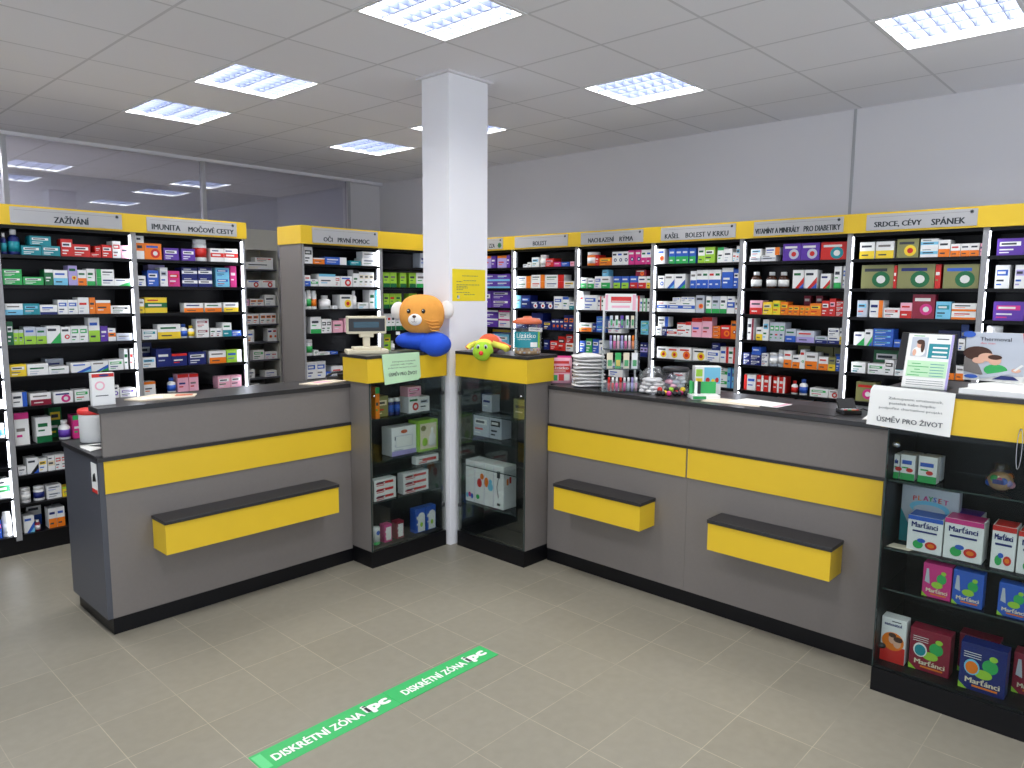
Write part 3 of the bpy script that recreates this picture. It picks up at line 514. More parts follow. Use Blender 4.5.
# ---------------------------------------------------------------- shelving
SIGN = {'A0': 'at the left photo edge', 'A1': 'under the ZAŽÍVÁNÍ sign', 'A2': 'under the IMUNITA sign', 'B1': 'under the OČI sign', 'B2': 'beside the OČI bay',
        'C0': 'left of the BOLEST bay', 'C1': 'under the BOLEST sign', 'D': 'under the NACHLAZENÍ sign', 'E': 'under the KAŠEL sign', 'F': 'under the VITAMÍNY sign',
        'G': 'under the SRDCE sign', 'H': 'at the right edge', 'K': 'of the back-room rack'}
LA = [1.873,1.69,1.505,1.321,1.124,.933,.69,.50,.315,.121]; LA0 = [1.873,1.69,1.505,1.321,1.124,.933,.75,.565,.37,.121]
LR = [1.896,1.705,1.518,1.33,1.147,.96,.775,.59,.4,.2]; LB = [1.881,1.703,1.518,1.323,1.144,.955,.76,.57,.38,.18]
LK = [1.89,1.699,1.508,1.315,1.126,.936,.745,.554,.363,.172]
# bay: axis, face plane, levels, start (left as seen), end, depth, header bottom
BAY = {'A0': ('y', 5.3, LA0, .38, 1.16, .36, 2.05), 'A1': ('y', 5.3, LA, 1.16, 1.94, .36, 2.05), 'A2': ('y', 5.3, LA0, 1.94, 2.735, .36, 2.05),
       'B1': ('y', 5.2, LB, 3.158, 3.925, .32, 2.035), 'B2': ('y', 5.2, LB, 3.925, 4.70, .32, 2.035),
       'C0': ('x', 5.1, LR, 5.195, 4.74, .34, 2.061), 'C1': ('x', 5.1, LR, 4.74, 3.985, .34, 2.061), 'D': ('x', 5.1, LR, 3.985, 3.215, .34, 2.061),
       'E': ('x', 5.1, LR, 3.215, 2.465, .34, 2.061), 'F': ('x', 5.1, LR, 2.465, 1.712, .34, 2.061), 'G': ('x', 5.1, LR, 1.712, .945, .34, 2.061),
       'H': ('x', 5.1, LR, .945, .18, .34, 2.061)}
BLAB = {'A0': 'black shelving bay cut off by the left edge of the photo', 'A1': 'black shelving bay full of packages under the ZAŽÍVÁNÍ sign', 'A2': 'black shelving bay full of packages under the IMUNITA MOČOVÉ CESTY sign',
        'B1': 'grey-sided shelving bay behind the pole display under the OČI sign', 'B2': 'shelving bay of green tea boxes partly hidden by the column',
        'C0': 'shelving bay of purple packages just right of the column', 'C1': 'black shelving bay under the BOLEST sign', 'D': 'black shelving bay under the NACHLAZENÍ RÝMA sign',
        'E': 'black shelving bay under the KAŠEL BOLEST V KRKU sign', 'F': 'black shelving bay under the VITAMÍNY A MINERÁLY sign', 'G': 'black shelving bay under the SRDCE, CÉVY, SPÁNEK sign',
        'H': 'black shelving bay cut off by the right edge of the photo'}
FR = {}
for k, (ax, pl, lv, a, e, dp, hz) in BAY.items():
    Wd = abs(e-a); T = frame((a, pl, 0) if ax == 'y' else (pl, a, 0), ax); FR[k] = (T, Wd, lv)
    t = thing('shelving_unit', T @ Vector((Wd/2, dp/2, 0)), BLAB[k], 'shelving unit', 'pharmacy shelving bays')
    def P(name, f): b = MB(T); f(b); return b.build(name, t)
    P('plinth', lambda b: b.box(.0, Wd, .012, dp, 0, lv[-1]-.022, 'plinth'))
    end = 'shelf_grey'
    P('side_panel', lambda b: (b.box(0, .016, 0, dp, .09 if k[0] == 'A' else 0, hz, end)))
    P('side_panel', lambda b: (b.box(Wd-.016, Wd, 0, dp, .09 if k[0] == 'A' else 0, hz, end)))
    P('side_liner', lambda b: (b.box(.016, .018, .055, dp-.01, lv[-1], hz, 'shelf_black'), b.box(Wd-.018, Wd-.016, .055, dp-.01, lv[-1], hz, 'shelf_black')))
    P('back_panel', lambda b: b.box(.016, Wd-.016, dp-.012, dp, lv[-1], hz, 'shelf_back'))
    P('top_board', lambda b: b.box(.018, Wd-.018, .01, dp-.012, hz-.02, hz, 'shelf_black'))
    for z in lv: P('shelf', lambda b: b.box(.018, Wd-.018, .004, dp-.012, z-.020, z, 'shelf_black'))
    zz = [hz-.02]+lv; b = MB(T)
    for z1, z0 in zip(zz, zz[1:]):
        if ax == 'y': b.box(Wd-.022, Wd-.0175, .004, .024, z0+.001, z1-(.022 if z1 < hz-.03 else .002), 'led')
        else: b.box(.0175, .0205, .004, .019, z0+.001, z1-(.022 if z1 < hz-.03 else .002), 'led')
    b.build('led_strip', t)
# grey cladding on the free end of the middle run
b = MB(); b.box(3.150, 3.1575, 5.2, 5.525, 0, 2.035, 'laminate'); tag(b.build('end_cladding', base=(3.154, 5.36, 0)), 'tall warm-grey side panel closing the left end of the OČI shelving', 'panel')
# yellow headers with sign plates
def header(T, x0, x1, z0, z1, dp, label, plates):
    t = thing('shelf_header', T @ Vector(((x0+x1)/2, dp/2, z0)), label, 'sign board', 'yellow shelf headers')
    b = MB(T); b.box(x0, x1, -.014, .02, z0, z1, 'yellow'); b.box(x0, x0+.006, .02, dp, z0, z1, 'yellow'); b.box(x1-.006, x1, .02, dp, z0, z1, 'yellow'); b.build('header_board', t)
    b = MB(T); b.box(x0+.006, x1-.006, .02, dp, z0+.001, z0+.012, 'shelf_grey'); b.build('dust_cover', t)
    for (p0, p1, texts) in plates:
        b = MB(T); b.box(p0, p1, -.019, -.014, z0+.012, z1-.012, 'plate'); b.box(p0+.02, p1-.02, -.0193, -.019, z1-.030, z1-.0285, 'laminate'); pl = b.build('sign_plate', t)
        for s, a, e in texts:
            wd = p1-p0; b = MB(T)
            b.text(s, p0+a*wd, z0+.026, -.0196, 'sign_ink', w=(e-a)*wd, h=.038*(1.22 if any(c in s for c in 'ŽÍÁÉÝŠČ') else 1), bold=.06); b.build('lettering', pl)
        b = MB(T)
        if texts[0][0] == 'ZZA':
            for q in range(4): a_ = q*math.pi/4; cx_, cz_ = p1-.04, z0+.045; dx, dz = .026*math.cos(a_), .026*math.sin(a_); nx, nz_ = -.006*math.sin(a_), .006*math.cos(a_); b.quad([(cx_-dx-nx, -.0200-.0001*q, cz_-dz-nz_), (cx_+dx-nx, -.0200-.0001*q, cz_+dz-nz_), (cx_+dx+nx, -.0200-.0001*q, cz_+dz+nz_), (cx_-dx+nx, -.0200-.0001*q, cz_-dz+nz_)], 'card_G')
        # small emblem at the plate's upper right
        for q in range(4): a_ = q*math.pi/4; cx_, cz_ = p1-.03, z1-.030; dx, dz = .011*math.cos(a_), .011*math.sin(a_); nx, nz_ = -.0022*math.sin(a_), .0022*math.cos(a_); b.quad([(cx_-dx-nx, -.0198-.0001*q, cz_-dz-nz_), (cx_+dx-nx, -.0198-.0001*q, cz_+dz-nz_), (cx_+dx+nx, -.0198-.0001*q, cz_+dz+nz_), (cx_-dx+nx, -.0198-.0001*q, cz_-dz+nz_)], 'sign_ink')
        b.build('emblem', pl)
T = frame((0, 5.3, 0), 'y')
header(T, .38, 2.745, 2.05, 2.17, .36, 'yellow header board reading ZAŽÍVÁNÍ and IMUNITA over the left shelving', [(1.236, 1.867, [('ZAŽÍVÁNÍ', .37, .68)]), (2.026, 2.666, [('IMUNITA', .05, .35), ('MOČOVÉ CESTY', .44, .96)])])
T = frame((0, 5.2, 0), 'y')
header(T, 3.142, 5.085, 2.035, 2.178, .34, 'yellow header board reading OČI PRVNÍ POMOC over the middle shelving', [(3.244, 3.88, [('OČI', .16, .29), ('PRVNÍ POMOC', .37, .86)])])
T = frame((5.1, 0, 0), 'x')
header(T, -5.199, -.18, 2.062, 2.185, .34, 'long yellow header board over the right-hand wall shelving', [
  (-5.18, -4.852, [('ZZA', .45, .68)]), (-4.697, -4.069, [('BOLEST', .36, .62)]), (-3.925, -3.299, [('NACHLAZENÍ', .13, .55), ('RÝMA', .64, .85)]),
  (-3.134, -2.509, [('KAŠEL', .06, .26), ('BOLEST V KRKU', .35, .91)]), (-2.37, -1.753, [('VITAMÍNY A MINERÁLY', .02, .53), ('PRO DIABETIKY', .58, .97)]),
  (-1.61, -.993, [('SRDCE, CÉVY', .08, .52), ('SPÁNEK', .61, .90)])])
# back-room racks
def rack(T, Wd, dp, label, lv, top):
    t = thing('storage_rack', T @ Vector((Wd/2, dp/2, 0)), label, 'rack')
    def P(name, f): b = MB(T); f(b); return b.build(name, t)
    P('side_panel', lambda b: b.box(0, .012, 0, dp, 0, top, 'back_shelf')); P('side_panel', lambda b: b.box(Wd-.012, Wd, 0, dp, 0, top, 'back_shelf'))
    P('back_panel', lambda b: b.box(.012, Wd-.012, dp-.01, dp, 0, top, 'back_shelf')); P('header_panel', lambda b: b.box(.012, Wd-.012, 0, .015, 2.09, top, 'back_shelf'))
    for z in lv: P('shelf', lambda b: b.box(.012, Wd-.012, .002, dp-.01, z-.016, z, 'laminate_dark'))
    return t
T = frame((3.45, 7.25, 0), 'y'); rack(T, .66, .36, 'pale storage rack in the back room, seen between the shelving runs', LK, 2.30); FR['K'] = (T, .66, LK)
T = frame((4.125, 7.20, 0), 'x'); rack(T, 1.1, .3, 'narrow pale rack at right angles in the back room, beside the wider one', LK, 2.15); FR['L'] = (T, 1.1, LK)

DARK = set('kbnptGRgrm')
def pack(b, x, y, z, w, d, h, body, acc, pat, rs):
    """one printed carton: front at y, width w, depth d, height h"""
    B_, A_ = 'card_'+body, 'card_'+acc
    b.box(x, x+w, y, y+d, z, z+h, B_)
    ink = 'paleink' if body in DARK else rs.choice(('ink', 'ink', 'card_b', 'card_G', 'card_r', 'card_n', 'laminate')); e = y-.0006; f = y-.0011
    R = lambda a, c, p, q, m, yy=e: b.rect(x+a*w, z+c*h, x+p*w, z+q*h, yy, m)
    if body == 'w' and acc != 'w' and pat in 'n': R(.10, .10, .45, .22, A_)
    if pat == 't': R(0, .80, 1, 1, A_); R(.12, .42, .70, .52, ink); R(.12, .25, .5, .32, A_)
    elif pat == 'l': R(0, 0, 1, .26, A_); R(.12, .62, .75, .76, ink); R(.12, .45, .55, .51, A_)
    elif pat == 'q': R(0, 0, 1, .47, A_); R(.12, .68, .80, .80, ink); R(.15, .18, .6, .26, 'paleink' if acc in DARK else 'ink', f)
    elif pat == 'h': R(0, .34, 1, .66, A_); R(.14, .44, .75, .56, 'paleink' if acc in DARK else 'ink', f); R(.12, .78, .6, .86, ink)
    elif pat == 'x': R(.10, .55, .88, .80, A_); R(.16, .62, .72, .73, 'paleink' if acc in DARK else 'ink', f); R(.10, .30, .62, .38, ink); R(.10, .14, .46, .20, A_)
    elif pat == 'r': R(.68, 0, 1, 1, A_); R(.08, .58, .60, .74, ink); R(.08, .3, .5, .37, ink)
    elif pat == 'L': R(0, 0, .26, 1, A_); R(.34, .58, .90, .74, ink); R(.34, .3, .75, .37, ink)
    elif pat == 'o':
        r = .28*min(w, h*1.3); b.disc(x+.62*w, z+.38*h, min(r, .34*w), min(r, .34*h), e, A_, 16); R(.10, .72, .80, .85, ink)
        b.disc(x+.62*w, z+.38*h, min(r, .34*w)*.5, min(r, .34*h)*.5, f, 'paleink' if acc in DARK else 'card_r', 12)
    elif pat == 'd':
        b.quad([(x+.25*w, e, z), (x+w, e, z), (x+w, e, z+.62*h)], A_); b.quad([(x+.55*w, f, z), (x+w, f, z), (x+w, f, z+.3*h)], 'card_g' if rs.random() < .3 else 'card_b' if acc != 'b' else 'card_c')
        R(.10, .70, .70, .83, ink)
    else: R(.12, .55, .78, .68, ink); R(.12, .32, .55, .38, A_ if acc != body else ink)
def flask(b, cx, cy, z, w, h, body, cap, kind, acc):
    r = w/2
    if kind == 'J':
        b.lathe([(r*.96, 0), (r, .004), (r, h*.74), (r*.93, h*.78)], 'card_'+body, cx, cy, z, 18)
        b.lathe([(r*.97, h*.78), (r*.97, h*.97), (r*.9, h)], 'card_'+cap, cx, cy, z, 18)
        b.lathe([(r*1.008, h*.18), (r*1.008, h*.60)], 'card_'+acc if acc != body else 'paper', cx, cy, z, 18)
    elif kind == 'T':
        b.lathe([(r*.97, 0), (r, .004), (r, h*.80), (r*.8, h*.86), (r*.8, h*.97), (r*.7, h)], 'card_'+body, cx, cy, z, 18)
        b.lathe([(r*1.01, h*.15), (r*1.01, h*.55)], 'card_'+acc, cx, cy, z, 18)
    else:
        b.lathe([(r*.94, 0), (r, .005), (r, h*.62), (r*.82, h*.71), (r*.45, h*.76), (r*.45, h*.80)], 'brown_glass' if body == 'k' else 'card_'+body, cx, cy, z, 18)
        b.lathe([(r*.56, h*.79), (r*.56, h*.985), (r*.5, h)], 'card_'+cap, cx, cy, z, 16)
        b.lathe([(r*1.012, h*.12), (r*1.012, h*.52)], 'paper' if body == 'k' else 'card_'+acc, cx, cy, z, 18)
PN = dict(t='{a} top', l='{a} base', q='{a} lower half', h='{a} middle band', x='{a} lettering', r='{a} right edge', L='{a} left edge', o='{a} disc', d='{a} corner wedge', n='{a} print')
CNT = {}
def goods():
    for k, txt in GOODS.items():
        T, Wd, lv = FR[k]; ax = 'x' if BAY.get(k, ('y',))[0] == 'x' else 'y'
        org = T.translation.x if ax == 'y' else T.translation.y
        for line in txt.strip().splitlines():
            si, rest = line.split(':'); si = int(si); its = []
            for it in rest.split(';'):
                c0, c1, zb, h, code, n, m, bk = it.split(); c0, c1, zb, h = map(float, (c0, c1, zb, h)); n, m, bk = int(n), int(m), int(bk)
                u0, u1 = (c0-org, c1-org) if ax == 'y' else (org-c1, org-c0)
                for q in range(m):
                    wq = (u1-u0)/m
                    its.append([u0+q*wq+.0008, u0+(q+1)*wq-.0008, zb, h, code, n, bk])
            its.sort(key=lambda r: (r[0]+r[1])/2)
            lo, hi = .0245, Wd-.0245
            # keep neighbours standing on the shelf apart
            pr = None
            for r in its:
                r[0] = max(r[0], lo); r[1] = min(r[1], hi)
                if r[2] == 0 and not r[6]:
                    if pr is not None and r[0] < pr[1]+.001:
                        mid = (max(r[0], pr[0]+.012)+pr[1])/2; pr[1] = mid-.0006; r[0] = mid+.0006
                    pr = r
            for idx, r in enumerate(its):
                u0, u1, zb, h, code, n, bk = r
                if u1-u0 < .012: u1 = u0+.014
                rs = random.Random(int(u0*1000)+si*77+len(k)*5+ord(k[0]))
                kind, body, acc = code[0], code[1], code[2]; pat = code[3] if len(code) > 3 else 'x'
                cap_z = (lv[si-1] if si else (2.045 if k in 'A0A1A2' else 2.02)+.02)-.026-lv[si]; h = min(h, cap_z)
                y0 = .026 + (.15 if bk else rs.uniform(0, .008)); z = lv[si]+zb+.0004
                w = u1-u0
                if zb > 0:     # lies on what stands below it
                    under = [o for o in its if o is not r and o[2] == 0 and not o[6] and min(o[1], u1)-max(o[0], u0) > .004]
                    if under: z = lv[si]+max(o[3] for o in under)+.0006; h = max(h-(z-lv[si]), .018)
                else: h = h
                hh = h if zb > 0 else h
                where = '%s from left, %s shelf %s' % (ORD[idx], ORD[si] if k != 'K' else ORD[si], SIGN[k])
                grp = 'packages on the shelving '+SIGN[k]
                if kind == 'b':
                    d = min(.14, rs.uniform(.07, .12)) if not bk else .10
                    hs = (hh)/n
                    for q in range(n):
                        b = MB(T); pack(b, u0, y0, z+q*hs+(.0003 if q else 0), w, d, hs-.0006, body, acc, pat, rs)
                        c = T @ Vector(((u0+u1)/2, y0+d/2, z+q*hs))
                        nm = 'medicine_carton' if hs > w*1.15 else 'medicine_box'
                        o = b.build(nm, base=c)
                        st = ('' if n == 1 else ('lower ' if q == 0 else 'upper ' if q == n-1 else 'middle '))
                        desc = st+CN[body]+(' and '+CN[acc] if acc != body else '')+(' carton, ' if nm[-1] == 'n' else ' box, ')
                        tag(o, desc+where, 'box', grp)
                else:
                    r_ = min(w/2, .06); b = MB(T); cap = {'J': 'w', 'T': 'w', 'B': 'w'}[kind]
                    if kind == 'J': body_, cap_, ac_ = body, (acc if body != 'w' or acc == 'w' else 'w'), acc
                    elif kind == 'B': body_, cap_, ac_ = body, ('w' if body != 'w' or acc == 'p' else acc), acc
                    else: body_, cap_, ac_ = body, 'w', acc
                    if kind == 'B' and body == 't': body_ = 'n'; cap_ = 'w'; ac_ = 't'
                    flask(b, (u0+u1)/2, y0+r_, z, 2*r_, hh, body_, cap_, kind, ac_)
                    nm = {'J': 'jar', 'B': 'medicine_bottle', 'T': 'spray_can'}[kind]
                    o = b.build(nm, base=T @ Vector(((u0+u1)/2, y0+r_, z)))
                    tag(o, CN[body_]+(' and '+CN[ac_] if ac_ != body_ else '')+' '+{'J': 'jar', 'B': 'bottle', 'T': 'spray can'}[kind]+', '+where, {'J': 'jar', 'B': 'bottle', 'T': 'can'}[kind], grp)
goods()
# boxes on the narrow back-room rack
T, Wd, lv = FR['L']
for si, cols in ((2, 'es'), (3, 'ee'), (4, 'Pw'), (5, 'rw'), (6, 'Pm'), (1, 'we'), (0, 'w')):
    for q, c in enumerate(cols):
        b = MB(T); u = .12+q*.13; pack(b, u, .03, lv[si]+.0004, .11, .09, .10+.02*q, c, 'r', 'x', random)
        tag(b.build('medicine_box', base=T @ Vector((u+.055, .08, lv[si]))), '%s box, %s from corner on %s shelf of the narrow back rack' % (CN[c], ORD[q], ORD[si]), 'box', 'boxes on the narrow back-room rack')
# hanging shelf note on the BOLEST bay
T = FR['C1'][0]; b = MB(T); u = 4.74-4.52; b.box(u, u+.165, -.012, -.010, 1.31, 1.345, 'paper'); b.box(u+.02, u+.14, -.0125, -.012, 1.328, 1.334, 'ink')
b.box(u, u+.165, -.010, .003, 1.341, 1.345, 'paper')
tag(b.build('shelf_note', base=T @ Vector((u+.08, -.01, 1.31))), 'white paper note hanging on a shelf edge under the BOLEST sign', 'note')

# ---------------------------------------------------------------- in the cabinets
T = frame((2.553, 3.51, 0), 'y'); G1 = 'products in the cabinet left of the column'
def cab(T, name, u0, u1, z, h, y, d, body, acc, pat, label, cat, grp, fn=None):
    b = MB(T); pack(b, u0, y, z+.0004, u1-u0, d, h, body, acc, pat, random)
    if fn: fn(b, u0, u1, z, h, y)
    return tag(b.build(name, base=T @ Vector(((u0+u1)/2, y+d/2, z))), label, cat, grp)
X = 2.553
b = MB(T); b.lathe([(.024, 0), (.026, .005), (.026, .02)], 'card_g', .085, .08, .1124, 18); b.lathe([(.026, .02), (.026, .105), (.024, .11)], 'card_w', .085, .08, .1124, 18); b.disc(.085, .19, .014, .014, .0535, 'card_b')
tag(b.build('cream_tube', base=T @ Vector((.085, .08, .112))), 'white tube with green foot, leftmost at the bottom of left cabinet', 'tube', G1)
for u0, c, lab in ((.137, 'm', 'second from left'), (.232, 'R', 'third from left')):
    cab(T, 'medicine_carton', u0, u0+.057, .112, .112, .06, .05, c, 'w', 'n', 'small %s carton, %s at the bottom of left cabinet' % ('magenta' if c == 'm' else 'maroon', lab), 'box', G1,
        lambda b, a, e, z, h, y: b.rect(a+.012, z+.012, e-.006, z+.095, y-.0013, 'paper'))
for u0, lab in ((.385, 'left'), (.474, 'right')):
    cab(T, 'medicine_carton', u0, u0+.082, .112, .158, .06, .055, 'b', 'w', 'n', 'blue carton with white arch panel, %s of the pair in left cabinet' % lab, 'box', G1,
        lambda b, a, e, z, h, y: (b.rect(a+.02, z+.004, e-.004, z+.10, y-.0013, 'paper'), b.disc((a+e)/2+.008, z+.10, .029, .03, y-.0014, 'paper'), b.disc((a+e)/2+.008, z+.05, .012, .016, y-.002, 'card_l')))
for s, (u0, u1) in enumerate(((.058, .222), (.283, .487))):
    for q in range(3):
        cab(T, 'toothpaste_box', u0, u1, .392+q*.0435, .0425, .05, .06, 'w', 'r', 'n', '%s flat white and red box in the %s stack of left cabinet' % (('lowest', 'middle', 'topmost')[q], ('left', 'right')[s]), 'box', G1,
            lambda b, a, e, z, h, y: (b.rect(a+.08, z+.014, e-.02, z+.03, y-.0015, 'card_r'), b.rect(a+.012, z+.016, a+.07, z+.025, y-.0015, 'card_R')))
cab(T, 'toothpaste_box', .388, .585, .565, .05, .05, .045, 'w', 'r', 'n', 'single flat white and red box on its own shelf in left cabinet', 'box', G1, lambda b, a, e, z, h, y: (b.rect(a+.05, z+.015, e-.03, z+.034, y-.0015, 'card_r'),))
cab(T, 'gift_box', .210, .405, .645, .178, .07, .10, 'w', 's', 'n', 'white boxed set with brown oval on the middle shelf of left cabinet', 'box', G1,
    lambda b, a, e, z, h, y: (b.disc((a+e)/2, z+h-.03, .026, .012, y-.0016, 'lid_orange'), b.rect(a+.03, z+.05, e-.03, z+.125, y-.0013, 'card_s'), b.rect(a+.034, z+.054, e-.034, z+.121, y-.0018, 'paper'), b.rect(a, z, e, z+.03, y-.0013, 'card_v')))
cab(T, 'gift_box', .409, .570, .645, .20, .05, .10, 'l', 'y', 'n', 'lime boxed set with bottle window, beside the white boxed set', 'box', G1,
    lambda b, a, e, z, h, y: (b.rect(a+.012, z+.015, e-.012, z+h-.02, y-.0012, 'card_e'), b.lathe([(.022, 0), (.03, .01), (.028, .06), (.010, .09), (.010, .12)], 'paper', (a+e)/2+.03, y-.004, z+.03, 14, sy=.15),
     b.ell(((a+e)/2-.03, y-.002, z+.06), (.022, .003, .028), 'card_l'), b.disc(a+.04, z+h-.05, .022, .018, y-.0018, 'card_O')))
cab(T, 'medicine_carton', .062, .092, .905, .19, .03, .08, 'o', 'g', 't', 'narrow orange and green carton at the left wall of cabinet', 'box', G1)
cab(T, 'medicine_box', .100, .190, .905, .125, .075, .10, 'O', 'e', 'x', 'olive brown box in shade on the top shelf of left cabinet', 'box', G1)
for q, u in enumerate((.197, .246)):
    b = MB(T); flask(b, u+.022, .09, .9054, .042, .105, 'n', 'w', 'J', 'b'); tag(b.build('jar', base=T @ Vector((u+.022, .09, .905))), 'small navy can, %s of the two in left cabinet' % ('left', 'right')[q], 'jar', G1)
cab(T, 'medicine_box', .330, .420, .905, .102, .05, .09, 'w', 'r', 'o', 'white box with red disc on the top shelf of left cabinet', 'box', G1)
cab(T, 'medicine_box', .422, .505, .905, .095, .055, .09, 'w', 's', 'x', 'white and silver box beside the red disc box in left cabinet', 'box', G1)
cab(T, 'medicine_box', .335, .440, 1.0085, .06, .06, .08, 'P', 'm', 'x', 'pale pink box lying topmost in left cabinet', 'box', G1)

T = frame((3.195, 3.452, 0), 'x'); G2 = 'products in the cabinet right of the column'
toys = [('o', .0), ('r', 1), ('c', 2)]
for q in range(4):
    u0 = .022+q*.086
    def art(b, a, e, z, h, y, q=q):
        if q == 0:
            for i, c in enumerate(('card_c', 'card_m', 'card_b')): b.disc(a+.018+.022*i, z+.04+.008*(i % 2), .013, .017, y-.0016, c)
        if q == 1:
            b.disc(a+.045, z+.14, .022, .03, y-.0016, 'card_r'); b.disc(a+.068, z+.185, .017, .02, y-.0017, 'card_o'); b.disc(a+.03, z+.045, .016, .016, y-.0016, 'card_g')
        if q == 2:
            b.disc(a+.022, z+.155, .019, .032, y-.0016, 'card_o'); b.disc(a+.058, z+.13, .024, .026, y-.0017, 'card_c'); b.disc(a+.058, z+.165, .015, .014, y-.0018, 'card_c')
        if q == 3:
            b.rect(a+.03, z+.20, a+.058, z+.245, y-.0016, 'dark_plastic'); b.tube([(a+.044, y-.002, z+.20), (a+.03, y-.002, z+.14), (a+.044, y-.002, z+.07)], .002, 'dark_plastic', 5); b.rect(a+.03, z+.022, a+.06, z+.037, y-.0016, 'dark_plastic')
    bx = MB(T); bx.box(u0, u0+.085, .055, .175, .3004, .3004+.275, 'card_w', .002); art(bx, u0, u0+.085, .30, .27, .055)
    if q == 3:
        for y0_, c in ((.085, 'card_o'), (.11, 'card_r')): bx.box(u0+.085, u0+.0856, y0_, y0_+.018, .43+y0_*.3, .47+y0_*.3, c)
    else: bx.box(u0+.0845, u0+.0852, .056, .17, .302, .574, 'card_v')
    tag(bx.build('toy_box', base=T @ Vector((u0+.042, .11, .30))), 'tall white box with colourful toy prints, %s from the column, right cabinet' % ORD[q], 'box', G2)
cab(T, 'medicine_box', .030, .170, .73, .14, .12, .09, 's', 'w', 'x', 'grey box in shade near the column in right cabinet', 'box', G2)
cab(T, 'medicine_box', .180, .285, .73, .145, .12, .09, 's', 'k', 'x', 'grey white box beside the shaded box in right cabinet', 'box', G2)
cab(T, 'medicine_box', .425, .560, .895, .12, .08, .12, 'O', 'e', 'n', 'olive box on the top shelf of right cabinet', 'box', G2)
cab(T, 'medicine_box', .10, .19, .895, .11, .13, .07, 's', 'w', 'n', 'pale carton dim at the top shelf of right cabinet', 'box', G2)

# display case contents: local x to the right (towards -Y), origin on the case front
T = frame((3.19, .875, 0), 'x'); G3 = 'products in the large display case'; YF = .085
for q, (a, e) in enumerate(((.832-.055, .832), (.765, .825), (.69, .757))):
    pass
def lay(y1, y0): return .875-y1, .875-y0
for q, (y1, y0) in enumerate(((.872, .828), (.824, .770), (.757, .690))):
    u0, u1 = lay(y1, y0); u0 = max(u0-.018, .008); u1 -= .018
    cab(T, 'medicine_carton', u0, u1, .905, .10+.004*q, YF, .05, 'w', 'g', 'l', 'white and green carton with car print, %s from left in display case' % ORD[q], 'box', G3,
        lambda b, a, e, z, h, y: (b.rect(a+.006, z+.066, e-.012, z+.082, y-.0016, 'card_b'), b.disc((a+e)/2+.008, z+.042, .013, .009, y-.0016, 'card_r'), b.rect(a, z, e, z+.012, y-.0017, 'card_g')))
    cab(T, 'medicine_carton', u0, u1, .905, .098, YF+.075, .05, 's', 'm', 'x', 'carton behind the %s car print carton in display case' % ORD[q], 'box', G3)
b = MB(T); cu = .875-.50
b.lathe([(.022, 0), (.040, .012), (.050, .035), (.050, .055), (.040, .078), (.030, .086), (.031, .108), (.027, .111)], 'film', cu, YF+.055, .9054, 24)
b.ell((cu, YF+.055, .948), (.043, .043, .036), 'candy', 20, 12)
for q in range(12): a = q*2.4; b.ell((cu+.036*math.cos(a), YF+.055+.036*math.sin(a), .938+.008*(q % 4)), (.014, .014, .014), 'card_'+'Pgmobv'[q % 6], 8, 6)
b.quad([(cu-.018, YF+.002, .945), (cu+.018, YF+.002, .945), (cu+.018, YF+.004, .962), (cu-.018, YF+.004, .962)], 'card_n')
tag(b.build('candy_jar', base=T @ Vector((cu, YF+.055, .905))), 'small round glass jar of coloured sweets in the display case', 'jar')
# play set leaning behind the vitamins
b = MB(T); u0, u1 = lay(.855, .640); b.box(u0, u1, .19, .24, .6155, .860, 'card_s', .002); b.rect(u0, .6158, u0+.07, .70, .189, 'card_t'); b.quad([(u0, .1888, .70), (u0+.07, .1888, .6158), (u0+.07, .1888, .64), (u0+.035, .1888, .69), (u0, .1888, .76)], 'card_t')
b.disc(.5*(u0+u1), .775, .075, .03, .1889, 'card_c'); b.disc(.5*(u0+u1), .765, .06, .024, .1885, 'card_s')
for i, (ch, c) in enumerate(zip('PLAYSET', 'romgbrm')): b.text(ch, u0+.045+i*.019, .800+.006*math.sin(i*.5), .1882, 'card_'+c, h=.02, bold=.05)
tag(b.build('toy_box', base=T @ Vector(((u0+u1)/2, .21, .6155))), 'large pale box with rainbow lettering behind the vitamins in display case', 'box', G3)
b = MB(T); u0, u1 = lay(.866, .80); b.prism([(u0+.0, .06), (u1+.02, .06), (u1+.04, .12), (u0+.01, .12)], .6155, .618, 'paper_warm'); tag(b.build('price_card', base=T @ Vector((u0+.03, .09, .6155))), 'beige card lying flat at the left of the case middle shelf', 'card')
def vit(q, y1, y0, h, top, yy, lab):
    u0, u1 = lay(y1, y0)
    def art(b, a, e, z, h, y):
        w = e-a
        b.rect(a, z+h*.88, e, z+h, y-.0016, 'card_'+top); b.text('Marťánci', a+.12*w, z+h*.68, y-.0022, 'card_n', w=.74*w, h=.026, bold=.05)
        b.rect(a+.15*w, z+h*.55, a+.85*w, z+h*.60, y-.0018, 'card_n')
        b.disc(a+.70*w, z+.22*h, .17*w, .11*h, y-.0018, 'card_r'); b.disc(a+.70*w, z+.22*h, .10*w, .055*h, y-.0022, 'card_o'); b.disc(a+.33*w, z+.20*h, .15*w, .12*h, y-.0017, 'card_g'); b.disc(a+.42*w, z+.32*h, .12*w, .06*h, y-.002, 'card_b')
    b = MB(T); b.box(u0, u1, yy, yy+.10, .6155, .6155+h, 'card_w', .0015); art(b, u0, u1, .6155, h, yy); b.box(u0+.004, u1-.004, yy+.004, yy+.096, .6155+h, .6155+h+.0008, 'card_'+top)
    tag(b.build('vitamin_box', base=T @ Vector(((u0+u1)/2, yy+.05, .6155))), lab, 'box', G3)
vit(0, .798, .670, .148, 'b', YF, 'white vitamin box with blue top, leftmost on the case middle shelf')
vit(1, .664, .530, .165, 'm', YF, 'white vitamin box with magenta top on the case middle shelf')
vit(2, .502, .424, .170, 'r', YF, 'white vitamin box with red top, third on the case middle shelf')
